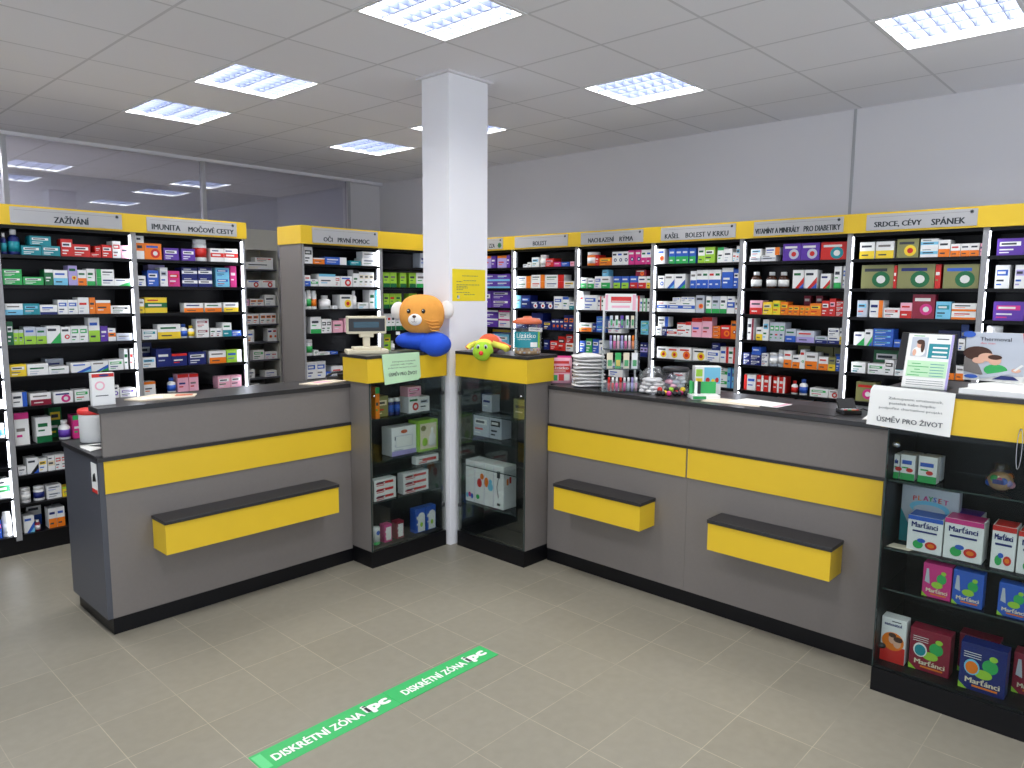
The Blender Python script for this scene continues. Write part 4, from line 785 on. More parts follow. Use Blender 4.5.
vit(3, .418, .300, .165, 'r', YF, 'white vitamin box with red top at the right frame edge')
vit(4, .664, .560, .160, 'p', YF+.11, 'vitamin box tucked behind the magenta-topped one')
def gummy(y1, y0, z, h, yy, body, lab, word='Marťánci', dd=.055, big=False):
    u0, u1 = lay(y1, y0); w = u1-u0
    b = MB(T); b.box(u0, u1, yy, yy+dd, z+.0004, z+h, 'card_'+body, .0015); y = yy
    b.disc(u0+.66*w, z+.60*h, .17*w, .15*h, y-.0016, 'card_g'); b.disc(u0+.52*w, z+.40*h, .20*w, .10*h, y-.0017, 'card_l'); b.disc(u0+.72*w, z+.78*h, .09*w, .06*h, y-.0018, 'card_l')
    if big:
        b.disc(u0+.27*w, z+.50*h, .17*w, .17*h, y-.0018, 'card_w' if body == 'R' else 'card_c'); b.disc(u0+.27*w, z+.49*h, .14*w, .135*h, y-.0021, 'card_t' if body == 'R' else 'card_o')
        for i in range(3): b.rect(u0+.08*w, z+(.80-.05*i)*h, u0+.46*w, z+(.815-.05*i)*h, y-.002, 'paleink')
    else: b.quad([(u0+.08*w, y-.0018, z+.45*h), (u0+.26*w, y-.0018, z+.40*h), (u0+.20*w, y-.0018, z+.85*h), (u0+.12*w, y-.0018, z+.85*h)], 'card_s')
    b.text(word, u0+.15*w, z+.16*h, y-.0025, 'card_e', w=.74*w, h=.13*h, bold=.06); b.rect(u0+.3*w, z+.09*h, u0+.85*w, z+.13*h, y-.0022, 'card_o')
    b.quad([(u0, y-.0019, z+.0004), (u0+.2*w, y-.0019, z+.0004), (u0, y-.0019, z+.14*h)], 'card_l')
    tag(b.build('gummy_box', base=T @ Vector(((u0+u1)/2, yy+dd/2, z))), lab, 'box', G3)
gummy(.728, .625, .435, .140, YF, 'm', 'magenta gummy box, leftmost on the narrow case shelf')
gummy(.620, .515, .435, .140, YF, 'b', 'blue gummy box beside the magenta one on the narrow case shelf')
gummy(.465, .365, .435, .130, YF, 'b', 'blue gummy box at the right frame edge of the narrow case shelf')
gummy(.757, .608, .112, .178, YF, 'R', 'large maroon gummy box at the bottom of the display case', dd=.07, big=True)
gummy(.568, .412, .112, .190, YF-.03, 'n', 'large navy gummy box at the bottom of the display case', dd=.07, big=True)
gummy(.600, .460, .112, .165, YF+.11, 'R', 'maroon gummy box half hidden behind the navy one', dd=.07)
gummy(.405, .280, .112, .165, YF+.07, 'R', 'maroon gummy box at the lower right frame edge', dd=.07)
u0, u1 = .008, .104; w = u1-u0
b = MB(T); b.box(u0, u1, YF-.01, YF+.05, .1124, .305, 'card_w', .0015); y = YF-.01
b.rect(u0, .1124, u1, .185, y-.0016, 'card_r'); b.disc((u0+u1)/2, .205, .043, .040, y-.0018, 'card_o'); b.disc(u0+.045, .215, .014, .020, y-.0022, 'skin'); b.disc(u0+.045, .232, .015, .010, y-.0023, 'hair')
b.disc(u0+.065, .200, .015, .020, y-.0024, 'skin'); b.disc(u0+.068, .218, .018, .012, y-.0026, 'hair'); b.text('sanostol', u0+.012, .272, y-.002, 'card_n', w=w-.03, h=.014, bold=.06); b.rect(u0+.04, .291, u1-.02, .295, y-.002, 'ink')
tag(b.build('medicine_carton', base=T @ Vector((u0+w/2, YF, .112))), 'white and orange carton with two faces at bottom left of display case', 'box', G3)

# ---------------------------------------------------------------- plush toys
FA = ((.681,-.732,0),(.732,.681,0))          # facing the customer side
def plush(base, ax=FA): return frame(base, ax)
# bear cushion
bp = (3.010, 3.565, 1.2905); T = plush(bp)
t = thing('plush_bear', bp, 'orange plush bear cushion with blue body on the cabinet left of column', 'toy')
def Q(name, f, par=None, T=None):
    b = MB(T); f(b)
    for v in b.v:      # soft toys sag over the cabinet edge but rest on its top
        if v.z < 1.2905 and ((bp[1] > 3.5 and v.y > 3.492 and bp[0] > 2.9) or (bp[1] < 3.4 and v.x > 3.177)) and 'plush' in t.name: v.z = 1.2905
    return b.build(name, par or t)
def wblue(q):
    k = q.x/.185
    return Vector((q.x, q.y, q.z*(.80+.22*k*k) - .018*k + .006*math.sin(q.x*40)))
Q('body', lambda b: (b.ell((-.030, .02, .066), (.150, .10, .062), 'plush_blue', 28, 16, lambda q: Vector((q.x, q.y, q.z*(1+.05*math.sin(q.x*35))))), b.ell((.075, -.02, .045), (.105, .10, .078), 'plush_blue', 26, 16)), T=T)
def whead(q):
    x, y, z = q
    n = (abs(x/.14)**2.6+abs(z/.125)**2.6)
    s = 1.0
    r = math.hypot(x/.14, z/.125)
    if r > 1e-3: s = r/max(n**(1/2.6), 1e-3)*1.0
    s = 1+(s-1)*.75
    w = .004*math.sin(z*90+x*22)*max(0, x/.14)
    return Vector((x*s, y+w, z*s))
HC = (-.006, .0, .232)
h = Q('head', lambda b: b.ell(HC, (.142, .095, .125), 'plush_orange', 40, 22, whead), T=T)
for s, nm in ((-1, 0), (1, 0)):
    Q('ear', lambda b: b.ell((HC[0]+s*.152, .03, HC[2]+(.028 if s > 0 else .020)), (.048, .034, .058), 'plush_white', 20, 12), T=T)
Q('muzzle', lambda b: (b.ell((HC[0]-.032, -.093, HC[2]-.030), (.043, .020, .036), 'plush_white', 24, 14)), T=T)
Q('nose', lambda b: (b.ell((HC[0]-.034, -.113, HC[2]-.010), (.012, .007, .009), 'nose_brown', 14, 10), b.tube([(HC[0]-.034, -.1145, HC[2]-.016), (HC[0]-.034, -.1135, HC[2]-.042)], .0014, 'nose_brown', 5),
  b.tube([(HC[0]-.034-.02, -.108, HC[2]-.038), (HC[0]-.034-.01, -.1115, HC[2]-.045), (HC[0]-.034, -.1125, HC[2]-.042), (HC[0]-.034+.01, -.1115, HC[2]-.045), (HC[0]-.034+.02, -.108, HC[2]-.038)], .0013, 'nose_brown', 5)), T=T)
for dx in (-.072, .020):
    Q('eye', lambda b: (b.ell((HC[0]+dx, -.092 if dx > -.05 else -.084, HC[2]+.022), (.0125, .010, .0145), 'bead', 16, 10), b.ell((HC[0]+dx-.003, -.1025 if dx > -.05 else -.0945, HC[2]+.027), (.003, .002, .003), 'paper', 8, 6)), T=T)
for k in range(4):
    z0 = HC[2]-.030-.020*k
    Q('seam_fold', lambda b: b.tube([(HC[0]+.025+.012*k, -.090+.002*k, z0), (HC[0]+.07, -.083+.003*k, z0-.010), (HC[0]+.115, -.058+.003*k, z0-.006)], .0045, 'plush_orange', 8), T=T)
Q('care_tag', lambda b: b.box(-.165, -.14, -.040, -.038, .105, .125, 'paper'), T=T)
# green plush dog hanging its head over the cabinet edge
bp = (3.235, 3.228, 1.2855); T = plush(bp, ((.60,-.80,0),(.80,.60,0)))
t = thing('plush_dog', bp, 'small lime green plush dog with red nose on the right cabinet', 'toy')
Q('head', lambda b: b.ell((-.008, -.070, .018), (.064, .058, .060), 'plush_lime', 26, 16, lambda q: Vector((q.x*(1.0+.10*max(0, -q.z/.06)), q.y, q.z))), T=T)
Q('brow', lambda b: b.ell((-.008, -.045, .062), (.055, .045, .030), 'plush_yellow', 22, 12), T=T)
Q('nose', lambda b: b.ell((-.012, -.131, .010), (.014, .012, .014), 'lid_red', 14, 10), T=T)
for dx in (-.032, .014): Q('eye', lambda b: (b.ell((dx, -.113, .046), (.011, .009, .016), 'card_s', 14, 10), b.ell((dx+.001, -.121, .044), (.006, .005, .010), 'bead', 12, 8)), T=T)
Q('ear', lambda b: b.tube([(-.055, -.03, .066), (-.09, -.04, .050), (-.105, -.045, .032)], .017, 'plush_yellow', 12), T=T)
Q('ear', lambda b: (b.tube([(.045, -.03, .062), (.09, -.035, .050), (.135, -.03, .035)], .019, 'plush_yellow', 12), b.ell((.130, -.03, .033), (.022, .020, .022), 'plush_yellow', 14, 10)), T=T)
Q('ear_lining', lambda b: (b.tube([(-.06, -.01, .066), (-.10, -.02, .050), (-.120, -.025, .030)], .014, 'plush_coral', 10)), T=T)
Q('ear_lining', lambda b: (b.tube([(.06, .0, .062), (.11, -.0, .055), (.150, .0, .032)], .017, 'plush_coral', 10)), T=T)
Q('collar', lambda b: b.ell((.02, .0, .070), (.066, .030, .052), 'plush_coral', 22, 12), T=T)
Q('body', lambda b: b.ell((.035, .045, .058), (.062, .060, .056), 'plush_pink', 22, 12), T=T)

# ---------------------------------------------------------------- things on the left cabinet
bp = (2.655, 3.675, 1.2905); a_ = math.radians(-28); T = frame(bp, ((math.cos(a_), math.sin(a_), 0), (-math.sin(a_), math.cos(a_), 0)))
t = thing('customer_display', bp, 'beige pole display with dark screen standing on the left cabinet', 'display')
Q('base', lambda b: (b.box(-.125, .125, -.07, .07, 0, .024, 'beige_plastic', .006), b.box(-.085, .085, -.05, .055, .024, .040, 'beige_plastic', .006)), T=T)
Q('pole', lambda b: (b.box(-.020, .020, -.018, .018, .038, .115, 'beige_plastic', .004), b.box(-.042, .042, -.025, .025, .098, .122, 'beige_plastic', .005)), T=T)
hd = Q('display_head', lambda b: b.box(-.118, .118, -.030, .030, .120, .225, 'beige_plastic', .006), T=T)
Q('bezel', lambda b: b.box(-.108, .108, -.033, -.030, .135, .212, 'dark_plastic'), hd, T)
Q('screen', lambda b: b.box(-.078, .072, -.0345, -.033, .157, .192, 'screen'), hd, T)
# green notice taped to the cabinet
T = frame((2.630, 3.497, 0), 'y')
def sheet(b, poly, m, th=.0012):
    n = len(poly); b.add([p for p in poly]+[(p[0], p[1]+th, p[2]) for p in poly], [tuple(range(n)), tuple(range(2*n-1, n-1, -1))]+[(i, n+i, n+(i+1) % n, (i+1) % n) for i in range(n)], m)
b = MB(T); W_ = .285
sheet(b, [(0, -.006, 1.292), (.02, -.006, 1.112), (W_-.01, -.006, 1.124), (W_+.012, -.006, 1.140), (W_, -.006, 1.296)], 'paper_green'); b.quad([(0, -.006, 1.292), (W_, -.006, 1.296), (W_, .02, 1.2925), (.0, .02, 1.2925)], 'paper_green'); b.quad([(W_-.01, -.0065, 1.124), (W_+.012, -.0065, 1.140), (W_-.006, -.016, 1.138)], 'paper_green')
o = tag(b.build('notice', base=(2.77, 3.49, 1.2)), 'pale green paper notice taped to the cabinet left of column', 'notice')
for i, (s, a, e) in enumerate((('Zakoupením omalovánek,', .075, .255), ('pastelek nebo hopíku', .065, .235), ('podpoříte charitativní projekt', .045, .262))): MB(T).text(s, a, 1.240-.018*i, -.0075, 'ink', w=e-a, h=.0105).build('lettering', o)
MB(T).text('ÚSMĚV PRO ŽIVOT', .05, 1.160, -.0075, 'ink', w=.215, h=.028, bold=.02).build('lettering', o)
# white notice on the display case
T = frame((3.172, .942, 0), 'x'); b = MB(T)
sheet(b, [(0.008, -.006, 1.300), (.300, -.004, 1.292), (.292, -.004, 1.122), (-.010, -.010, 1.137), (-.002, -.009, 1.28)], 'paper')
o = tag(b.build('notice', base=(3.17, .80, 1.2)), 'white paper notice reading ÚSMĚV PRO ŽIVOT on the display case edge', 'notice')
for i, (s, a, e) in enumerate((('Zakoupením omalovánek,', .068, .262), ('pastelek nebo hopíku', .072, .236), ('podpoříte charitativní projekt', .035, .262))): MB(T).text(s, a, 1.245-.020*i, -.0125, 'ink', w=e-a, h=.0125).build('lettering', o)
MB(T).text('ÚSMĚV PRO ŽIVOT', .030, 1.155, -.0135, 'ink', w=.236, h=.026, bold=.02).build('lettering', o)
# yellow notice on the column
T = frame((3.185, 3.4815, 0), 'y'); b = MB(T); b.box(0, .295, 0, .0012, 1.606, 1.810, 'paper_yellow')
for z, a, e in ((1.765, .085, .225), (1.735, .095, .21), (1.728, .035, .085), (1.708, .035, .24), (1.698, .035, .13), (1.688, .035, .135), (1.678, .035, .09), (1.658, .035, .15), (1.645, .10, .20)):
    x_ = a
    while x_ < e: wd = random.uniform(.012, .03); b.rect(x_, z, min(x_+wd, e), z+.0045, -.0008, 'card_O'); x_ += wd+.004
b.rect(.04, 1.622, .062, 1.642, -.0008, 'card_s'); b.rect(.04, 1.628, .05, 1.642, -.001, 'card_t')
tag(b.build('notice', base=(3.33, 3.48, 1.7)), 'yellow printed sheet stuck to the white column', 'notice')

# ---------------------------------------------------------------- left counter top
b = MB(frame((1.166, 3.800, 1.1125), ((.998,-.06,0),(.06,.998,0))))
b.box(-.0, .100, -.0, .036, 0, .155, 'card_w', .0015); b.rect(.002, .136, .098, .153, -.0012, 'card_r'); b.disc(.055, .144, .022, .006, -.002, 'card_n'); b.disc(.035, .095, .022, .022, -.0012, 'card_P'); b.disc(.035, .095, .015, .015, -.0016, 'card_w'); b.rect(.015, .045, .07, .049, -.0012, 'ink')
b.quad([(.04, .02, .155), (.046, .022, .155), (.068, .03, .175), (.06, .02, .172)], 'card_l')
tag(b.build('donation_box', base=(1.216, 3.815, 1.1125)), 'white upright box with red top stripe at the left end of counter', 'box')
b = MB(); t = thing('plastic_tub', (1.262, 4.115, .8845), 'white round tub with red lid on the lower desk of left counter', 'tub')
b.lathe([(.062, 0), (.066, .006), (.068, .13), (.068, .152)], 'white_plastic', 1.262, 4.115, .8845, 32); b.build('tub_body', t)
b = MB(); b.lathe([(.071, .148), (.073, .151), (.073, .166), (.068, .172), (.0, .173)], 'lid_red', 1.262, 4.115, .8845, 32); b.build('lid', t)
def papers(name, pts, z, m, label, cat='paper', th=.003, deco=None):
    b = MB(); b.prism(pts, z, z+th, m)
    if deco: deco(b, z+th+.0004)
    return tag(b.build(name, base=(sum(p[0] for p in pts)/len(pts), sum(p[1] for p in pts)/len(pts), z)), label, cat)
papers('leaflet', [(1.16, 3.86), (1.24, 3.90), (1.19, 4.00), (1.155, 3.99)], .8845, 'paper', 'white leaflet on the lower desk nearest the counter end')
papers('leaflet', [(1.165, 4.01), (1.30, 4.0), (1.30, 4.022), (1.165, 4.03)], .8845, 'paper', 'white folded slip beside the red-lidded tub')
papers('magazine', [(1.34, 3.90), (1.38, 3.80), (1.64, 3.775), (1.69, 3.86), (1.52, 3.985)], 1.1125, 'paper_warm', 'open magazine with orange pictures lying on the left counter', 'magazine', .006,
       lambda b, z: (b.quad([(1.56, 3.83, z), (1.64, 3.80, z), (1.67, 3.86, z), (1.60, 3.90, z)], 'lid_orange'), b.quad([(1.40, 3.84, z), (1.50, 3.82, z), (1.52, 3.88, z), (1.43, 3.90, z)], 'paper')))
papers('magazine', [(2.30, 3.86), (2.36, 3.76), (2.60, 3.80), (2.56, 3.93)], 1.1125, 'paper_warm', 'pale magazine on the left counter beside the cabinet', 'magazine', .005, lambda b, z: b.quad([(2.40, 3.80, z), (2.50, 3.82, z), (2.48, 3.88, z), (2.38, 3.87, z)], 'card_P'))
b = MB(frame((2.63, 3.90, 1.1125), ((.9,-.43,0),(.43,.9,0)))); b.box(-.10, .06, -.03, .04, 0, .02, 'dark_plastic', .004); b.box(-.03, .08, -.02, .03, .02, .038, 'dark_plastic', .006); b.tube([(-.10, 0, .02), (-.06, .0, .045), (0, 0, .05), (.06, 0, .04)], .008, 'dark_plastic')
tag(b.build('barcode_scanner', base=(2.63, 3.90, 1.1125)), 'black handheld scanner lying on the left counter beside the cabinet', 'scanner')

# ---------------------------------------------------------------- things on the right counter and cabinet
# jar of lollipops
jp = (3.32, 2.960, 1.2905); t = thing('lollipop_jar', jp, 'clear plastic jar with orange lid and green label on right cabinet', 'jar')
b = MB(); b.lathe([(.080, .0), (.087, .006), (.087, .15), (.084, .182), (.080, .186)], 'film', *jp, 32); b.build('jar_body', t)
b = MB(); b.lathe([(.088, .186), (.090, .190), (.088, .204), (.060, .218), (.028, .222), (.024, .230), (.0, .231)], 'lid_orange', *jp, 32); b.build('lid', t)
b = MB(); b.lathe([(.0, .004), (.078, .004), (.080, .02), (.076, .038), (.0, .042)], 'candy', *jp, 24)
for k in range(26): a = k*2.4; b.ell((jp[0]+.068*math.cos(a), jp[1]+.068*math.sin(a), jp[2]+.016+.016*(k % 2)), (.014, .014, .012), 'card_'+'ewsPe'[k % 5], 8, 6)
b.build('sweets', t)
b = MB(); ca = math.atan2(-.681, -.732)   # towards the shop
def curved(b, z0, z1, a0, a1, m, r=.0885, n=14):
    vs = []; fs = []
    for i in range(n+1):
        a = a0+(a1-a0)*i/n
        for z in (z0, z1): vs.append((jp[0]+r*math.cos(a), jp[1]+r*math.sin(a), jp[2]+z))
    for i in range(n): fs.append((2*i, 2*i+2, 2*i+3, 2*i+1))
    b.add(vs, fs, m, True)
curved(b, .045, .140, ca-1.15, ca+.95, 'card_t'); curved(b, .045, .140, ca+.78, ca+.98, 'card_l', .0888); curved(b, .05, .078, ca+.2, ca+.72, 'paper', .0889); lb = b.build('label', t)
T = frame((jp[0], jp[1], jp[2]), FA); b = MB()
def ctext(s, a0, z, wd, h, m, bold=.03, r=.0893):
    vs, fs, tw, th = text_geo(s)
    pts = []
    for x, y in vs:
        a = ca + a0 + (x/tw*wd)/r; pts.append((jp[0]+r*math.cos(a), jp[1]+r*math.sin(a), jp[2]+z+y/th*h))
    b.add(pts, fs, m)
ctext('Lízátko', -.80, .104, .125, .028, 'paper', .07); ctext('bylinkové', -.72, .090, .085, .010, 'paper'); b.build('lettering', lb)
# pink lollipop bag
T = frame((3.515, 2.855, 1.1045), FA); t = thing('lollipop_bag', (3.515, 2.855, 1.1045), 'pink and red bag of lollipops at the left end of right counter', 'bag')
def sac(w, d, h, c=.8):
    def f(q):
        k = (q.z/h); s = 1-.55*max(0, abs(k)-.55)
        return Vector((math.copysign(abs(q.x/w)**c*w, q.x), q.y*(1-.75*abs(k)**3), q.z))
    return f
Q('bag_body', lambda b: b.box(-.070, .070, -.022, .022, .006, .160, 'card_P', .014), T=T)
Q('seal', lambda b: (b.box(-.070, .070, -.002, .002, .0, .008, 'card_P'), b.box(-.066, .066, -.002, .002, .158, .172, 'card_m')), T=T)
Q('print', lambda b: (b.box(-.060, .058, -.0235, -.022, .070, .112, 'card_r'), b.text('Lízátko', -.052, .090, -.0245, 'paper', w=.10, h=.018, bold=.05), b.rect(-.05, .078, .03, .082, -.0245, 'paper'), b.rect(-.058, .020, -.02, .055, -.0232, 'card_g'), b.rect(-.012, .02, .02, .06, -.0232, 'card_r'), b.rect(.022, .022, .055, .06, -.0232, 'paper'), b.rect(-.05, .125, .05, .142, -.0232, 'card_r')), T=T)
# stack of soft white packs
for k in range(9):
    T = frame((3.525+.003*math.sin(k*2), 2.645+.005*math.cos(k*3), 1.1045+k*.0215), FA)
    b = MB(T); rs = random.Random(k)
    def wr(q, rs=rs, k=k):
        return Vector((math.copysign(abs(q.x/.1)**.55*.1, q.x), math.copysign(abs(q.y/.075)**.6*.075, q.y), q.z*(1+.15*math.sin(q.x*60+k)) + .0022*math.sin(q.x*50+k*1.7)))
    b.ell((.004*math.sin(k*1.3), 0, .0105), (.098, .075, .0100 if k < 8 else .0135), 'bag_white', 28, 10, wr)
    tag(b.build('soft_pack', base=T.translation), ('soft white plastic pack, %s of the stack beside the pink bag' % ('topmost' if k == 8 else ORD[k]+' from the bottom')), 'pack', 'stacked soft white packs')
# acrylic stand with lip balms
sp_ = (3.500, 2.400, 1.1045); T = frame(sp_, FA); t = thing('acrylic_stand', sp_, 'clear tiered acrylic stand with red header card on right counter', 'display stand')
TI = [(0, .115, .150, .125), (.125, .105, .115, .235), (.235, .095, .095, .355), (.355, .090, .075, .455)]   # z, half width, depth, top
for z, hw, dp, zt in TI:
    Q('tier', lambda b: (b.box(-hw, hw, .075-dp, .075, z, z+.005, 'edge_glass'), b.box(-hw, hw, .075-dp, .078-dp, z+.005, z+.055, 'acrylic'), b.box(-hw, -hw+.003, .078-dp, .075, z+.005, zt-.004, 'acrylic'), b.box(hw-.003, hw, .078-dp, .075, z+.005, zt-.004, 'acrylic')), T=T)
Q('post', lambda b: b.box(-.098, -.088, .070, .080, .005, .53, 'paper'), T=T)
Q('post', lambda b: b.box(.092, .102, .070, .080, .005, .53, 'paper'), T=T)
Q('header_card', lambda b: (b.box(-.088, .090, .060, .064, .455, .555, 'paper'), b.rect(-.086, .460, -.072, .55, .0595, 'card_P'), b.rect(.070, .460, .088, .55, .0595, 'card_P'), b.rect(-.055, .505, .062, .538, .0595, 'lid_red'), b.rect(-.052, .51, .058, .514, .059, 'paper'), b.rect(-.05, .475, .055, .487, .0595, 'card_P')), T=T)
bal = 0
for ti, (z, hw, dp, zt) in enumerate(TI):
    n = (8, 4, 7, 5)[ti]; cs = ('rrmrmsvP', 'egew', 'vmPvmPo', 'swpwe')[ti]; hh = (.078, .090, .078, .070)[ti]
    for q in range(n):
        x = -hw*.62+q*(hw*1.35/(n-1)); b = MB(T); wv = .0075 if ti != 1 else .016
        if ti in (1, 3): b.box(x-wv, x+wv if ti == 1 else x+wv, .075-dp+.012, .075-dp+.030, z+.0055, z+.0055+hh, 'card_'+cs[q]); b.rect(x-wv*.7, z+.02, x+wv*.7, z+.055, .075-dp+.0115, 'card_'+('g' if cs[q] != 'g' else 'y')); nm = 'cream_box'
        else:
            b.lathe([(wv, 0), (wv, hh*.60)], 'card_'+cs[q], x, .075-dp+.022, z+.0055, 12); b.lathe([(wv*.92, hh*.60), (wv*.92, hh*.97), (wv*.7, hh)], 'card_w' if q % 3 else 'card_'+cs[q], x, .075-dp+.022, z+.0055, 12); nm = 'lip_balm'
        tag(b.build(nm, base=T @ Vector((x, .1-dp, z+.0055))), '%s %s, %s from left on the %s tier of the acrylic stand' % (CN[cs[q]], nm.replace('_', ' '), ORD[q], ('lowest', 'second', 'third', 'top')[ti]), 'cosmetics', 'lip balms and creams on the acrylic stand')
# clear bag of white sweets
T = frame((3.54, 2.205, 1.1045), FA); t = thing('sweet_bag', T.translation, 'shiny clear bag of white wrapped sweets beside the acrylic stand', 'bag')
Q('contents', lambda b: [b.ell((.058*math.cos(k*2.4)*(1-(k//9)*.12), .045*math.sin(k*2.4), .016+.020*(k//9)), (.024, .022, .012), 'bag_white', 10, 7) for k in range(34)], T=T)
Q('bag_film', lambda b: b.ell((0, 0, .078), (.076, .062, .0775), 'film', 24, 16, lambda q: Vector((q.x*(1+.05*math.sin(q.z*90)), q.y*(1+.05*math.cos(q.z*80)), q.z+.002*math.sin(q.x*80)))), T=T)
Q('twist', lambda b: [b.ell((.03*math.cos(a), .01*math.sin(a), .135+.008*math.sin(3*a)), (.018, .012, .018), 'film', 10, 8) for a in (0, 2, 4)], T=T)
# clear tub with black lid
T = frame((3.63, 2.115, 1.1045), FA); t = thing('clear_tub', T.translation, 'clear round plastic tub with black lid behind the coloured berries', 'tub')
Q('tub_body', lambda b: b.lathe([(.062, 0), (.066, .006), (.070, .125)], 'film', 0, 0, 0, 28), T=T)
Q('lid', lambda b: b.lathe([(.070, .125), (.073, .128), (.073, .144), (.066, .148)], 'dark_plastic', 0, 0, 0, 28), T=T)
Q('filling', lambda b: [b.ell((.038*math.cos(k*2.4), .038*math.sin(k*2.4), .022+.022*(k//6)), (.022, .02, .014), 'card_'+'svPws'[k % 5], 10, 7) for k in range(20)], T=T)
for k in range(15):
    c = 'krkykmklkrkkmyk'[k]; x = -.07+.0100*k+.004*math.sin(k*5); y = .02*math.sin(k*2.1); z = .0125 + (.017 if k % 3 == 1 else 0)
    T = frame((3.528, 2.075, 1.1045), FA); b = MB(T); b.ell((x, y, z+.002), (.0145, .0145, .0145), 'card_'+c, 14, 10)
    b.ell((x, y, z+.012), (.003, .003, .003), 'card_g', 6, 5)
    tag(b.build('berry_sweet', base=T @ Vector((x, y, z-.0125))), '%s round sweet, %s from left in the heap before the black-lidded tub' % (CN[c], ORD[k]), 'sweet', 'heap of round sweets on right counter')
# cartons on the counter
T = frame((3.56, 1.90, 1.1045), FA)
b = MB(T); b.box(-.075, .075, -.05, .05, 0, .022, 'card_w', .001); b.rect(-.070, .003, .0, .018, -.0515, 'card_g'); b.box(-.060, .075, .040, .050, .022, .085, 'card_g'); b.box(-.045, -.030, .02, .035, .022, .09, 'card_w'); b.box(-.025, -.012, .02, .035, .022, .088, 'card_k'); b.box(-.072, -.058, .02, .035, .022, .092, 'card_g')
tag(b.build('test_kit_box', base=T.translation), 'white and green counter display carton right of the berries', 'box')
T = frame((3.725, 1.968, 1.1045), FA)
b = MB(T); b.box(-.070, .075, 0, .07, 0, .155, 'card_w', .001); b.rect(-.02, .06, .07, .150, -.0012, 'card_c'); b.disc(.0, .08, .012, .014, -.002, 'card_r'); b.disc(.03, .075, .010, .012, -.002, 'card_y'); b.disc(.052, .08, .010, .014, -.002, 'card_r'); b.rect(-.066, .10, -.03, .14, -.0012, 'card_l'); b.rect(-.066, .05, -.03, .09, -.0012, 'card_y')
tag(b.build('medicine_carton', base=T.translation), 'white carton with light blue picture behind the green display carton', 'box')
T = frame((3.84, 2.13, 1.1045), FA); b = MB(T)
for q in range(6): b.box(-.10+.034*q, -.104+.034*q+.004, 0, .004, 0, .17, 'edge_glass')
b.box(-.105, .10, -.002, .006, .165, .171, 'edge_glass'); b.box(-.105, .10, -.002, .006, 0, .005, 'edge_glass')
tag(b.build('leaflet_rack', base=T.translation), 'thin clear rack behind the black-lidded tub', 'rack')
papers('leaflet', [(3.455, 1.86), (3.475, 1.55), (3.63, 1.60), (3.62, 1.86)], 1.1045, 'paper_warm', 'cream leaflet lying left on the right counter', 'paper', .002)
papers('leaflet', [(3.53, 1.75), (3.50, 1.47), (3.66, 1.46), (3.70, 1.72)], 1.107, 'paper', 'white leaflet with pink edge lying over the cream one', 'paper', .002, lambda b, z: b.quad([(3.505, 1.50, z), (3.505, 1.475, z), (3.66, 1.465, z), (3.66, 1.49, z)], 'card_P'))
papers('desk_mat', [(3.47, 1.45), (3.46, 1.18), (3.66, 1.16), (3.70, 1.44)], 1.1045, 'card_k', 'dark brown desk mat on right counter', 'mat', .002)
T = frame((3.585, 1.145, 1.1045), FA); t = thing('card_terminal', T.translation, 'black card terminal near the display case on right counter', 'terminal')
Q('terminal_body', lambda b: b.box(-.055, .035, -.03, .055, 0, .022, 'dark_plastic', .005), T=T)
Q('terminal_screen', lambda b: b.add([(-.05, .02, .022), (.03, .02, .022), (.03, .06, .068), (-.05, .06, .068), (-.05, .03, .015), (.03, .03, .015), (.03, .07, .06), (-.05, .07, .06)], [(0,1,2,3),(7,6,5,4),(0,4,5,1),(1,5,6,2),(2,6,7,3),(3,7,4,0)], 'dark_plastic'), T=T)
Q('keypad', lambda b: [b.box(-.045+.018*i, -.033+.018*i, -.022+.014*j, -.012+.014*j, .022, .0245, 'card_'+('s' if j else 'rgo'[i % 3])) for i in range(4) for j in range(3)], T=T)
Q('cable', lambda b: b.tube([(.035, .03, .01), (.07, .04, .02), (.09, .02, .012), (.08, -.01, .006)], .004, 'dark_plastic'), T=T)
papers('leaflet', [(3.46, 1.06), (3.50, 1.00), (3.64, 1.02), (3.60, 1.08)], 1.1045, 'paper', 'white slip between the card terminal and the white notice', 'paper', .002)
# on the display case: monitor, photo card, thermometer display
T = frame((3.55, .868, 1.2905), 'x') @ Matrix.Diagonal((1,1,.78,1)); t = thing('monitor', T.translation, 'black monitor behind the tilted photo card on display case', 'monitor')
Q('stand', lambda b: (b.box(-.07, .09, -.03, .07, 0, .012, 'dark_plastic', .004), b.box(-.01, .03, .03, .045, .012, .10, 'dark_plastic')), T=T)
Q('housing', lambda b: b.add([(-.095, .0, .055), (.135, .0, .055), (.125, .035, .265), (-.085, .035, .265), (-.095, .025, .055), (.135, .025, .055), (.125, .06, .265), (-.085, .06, .265)], [(0,1,2,3),(7,6,5,4),(0,4,5,1),(1,5,6,2),(2,6,7,3),(3,7,4,0)], 'dark_plastic'), T=T)
T = frame((3.275, .862, 1.2905), 'x'); ang = .30; b = MB(T)
t = thing('photo_card', T.translation, 'tilted white card with photo of a woman and green text on display case', 'sign')
def tilt(T, a): return T @ Matrix(((1,0,0,0),(0,math.cos(a),math.sin(a),0),(0,-math.sin(a),math.cos(a),0),(0,0,0,1)))
TT = T @ Matrix.Rotation(-ang, 4, 'X')
Q('card', lambda b: (b.box(0, .165, 0, .004, 0, .225, 'paper'), b.box(.157, .1655, -.0005, 0, 0, .225, 'card_v')), T=TT)
Q('card_stand', lambda b: b.box(-.005, .17, -.03, .09, 0, .006, 'acrylic'), T=T)
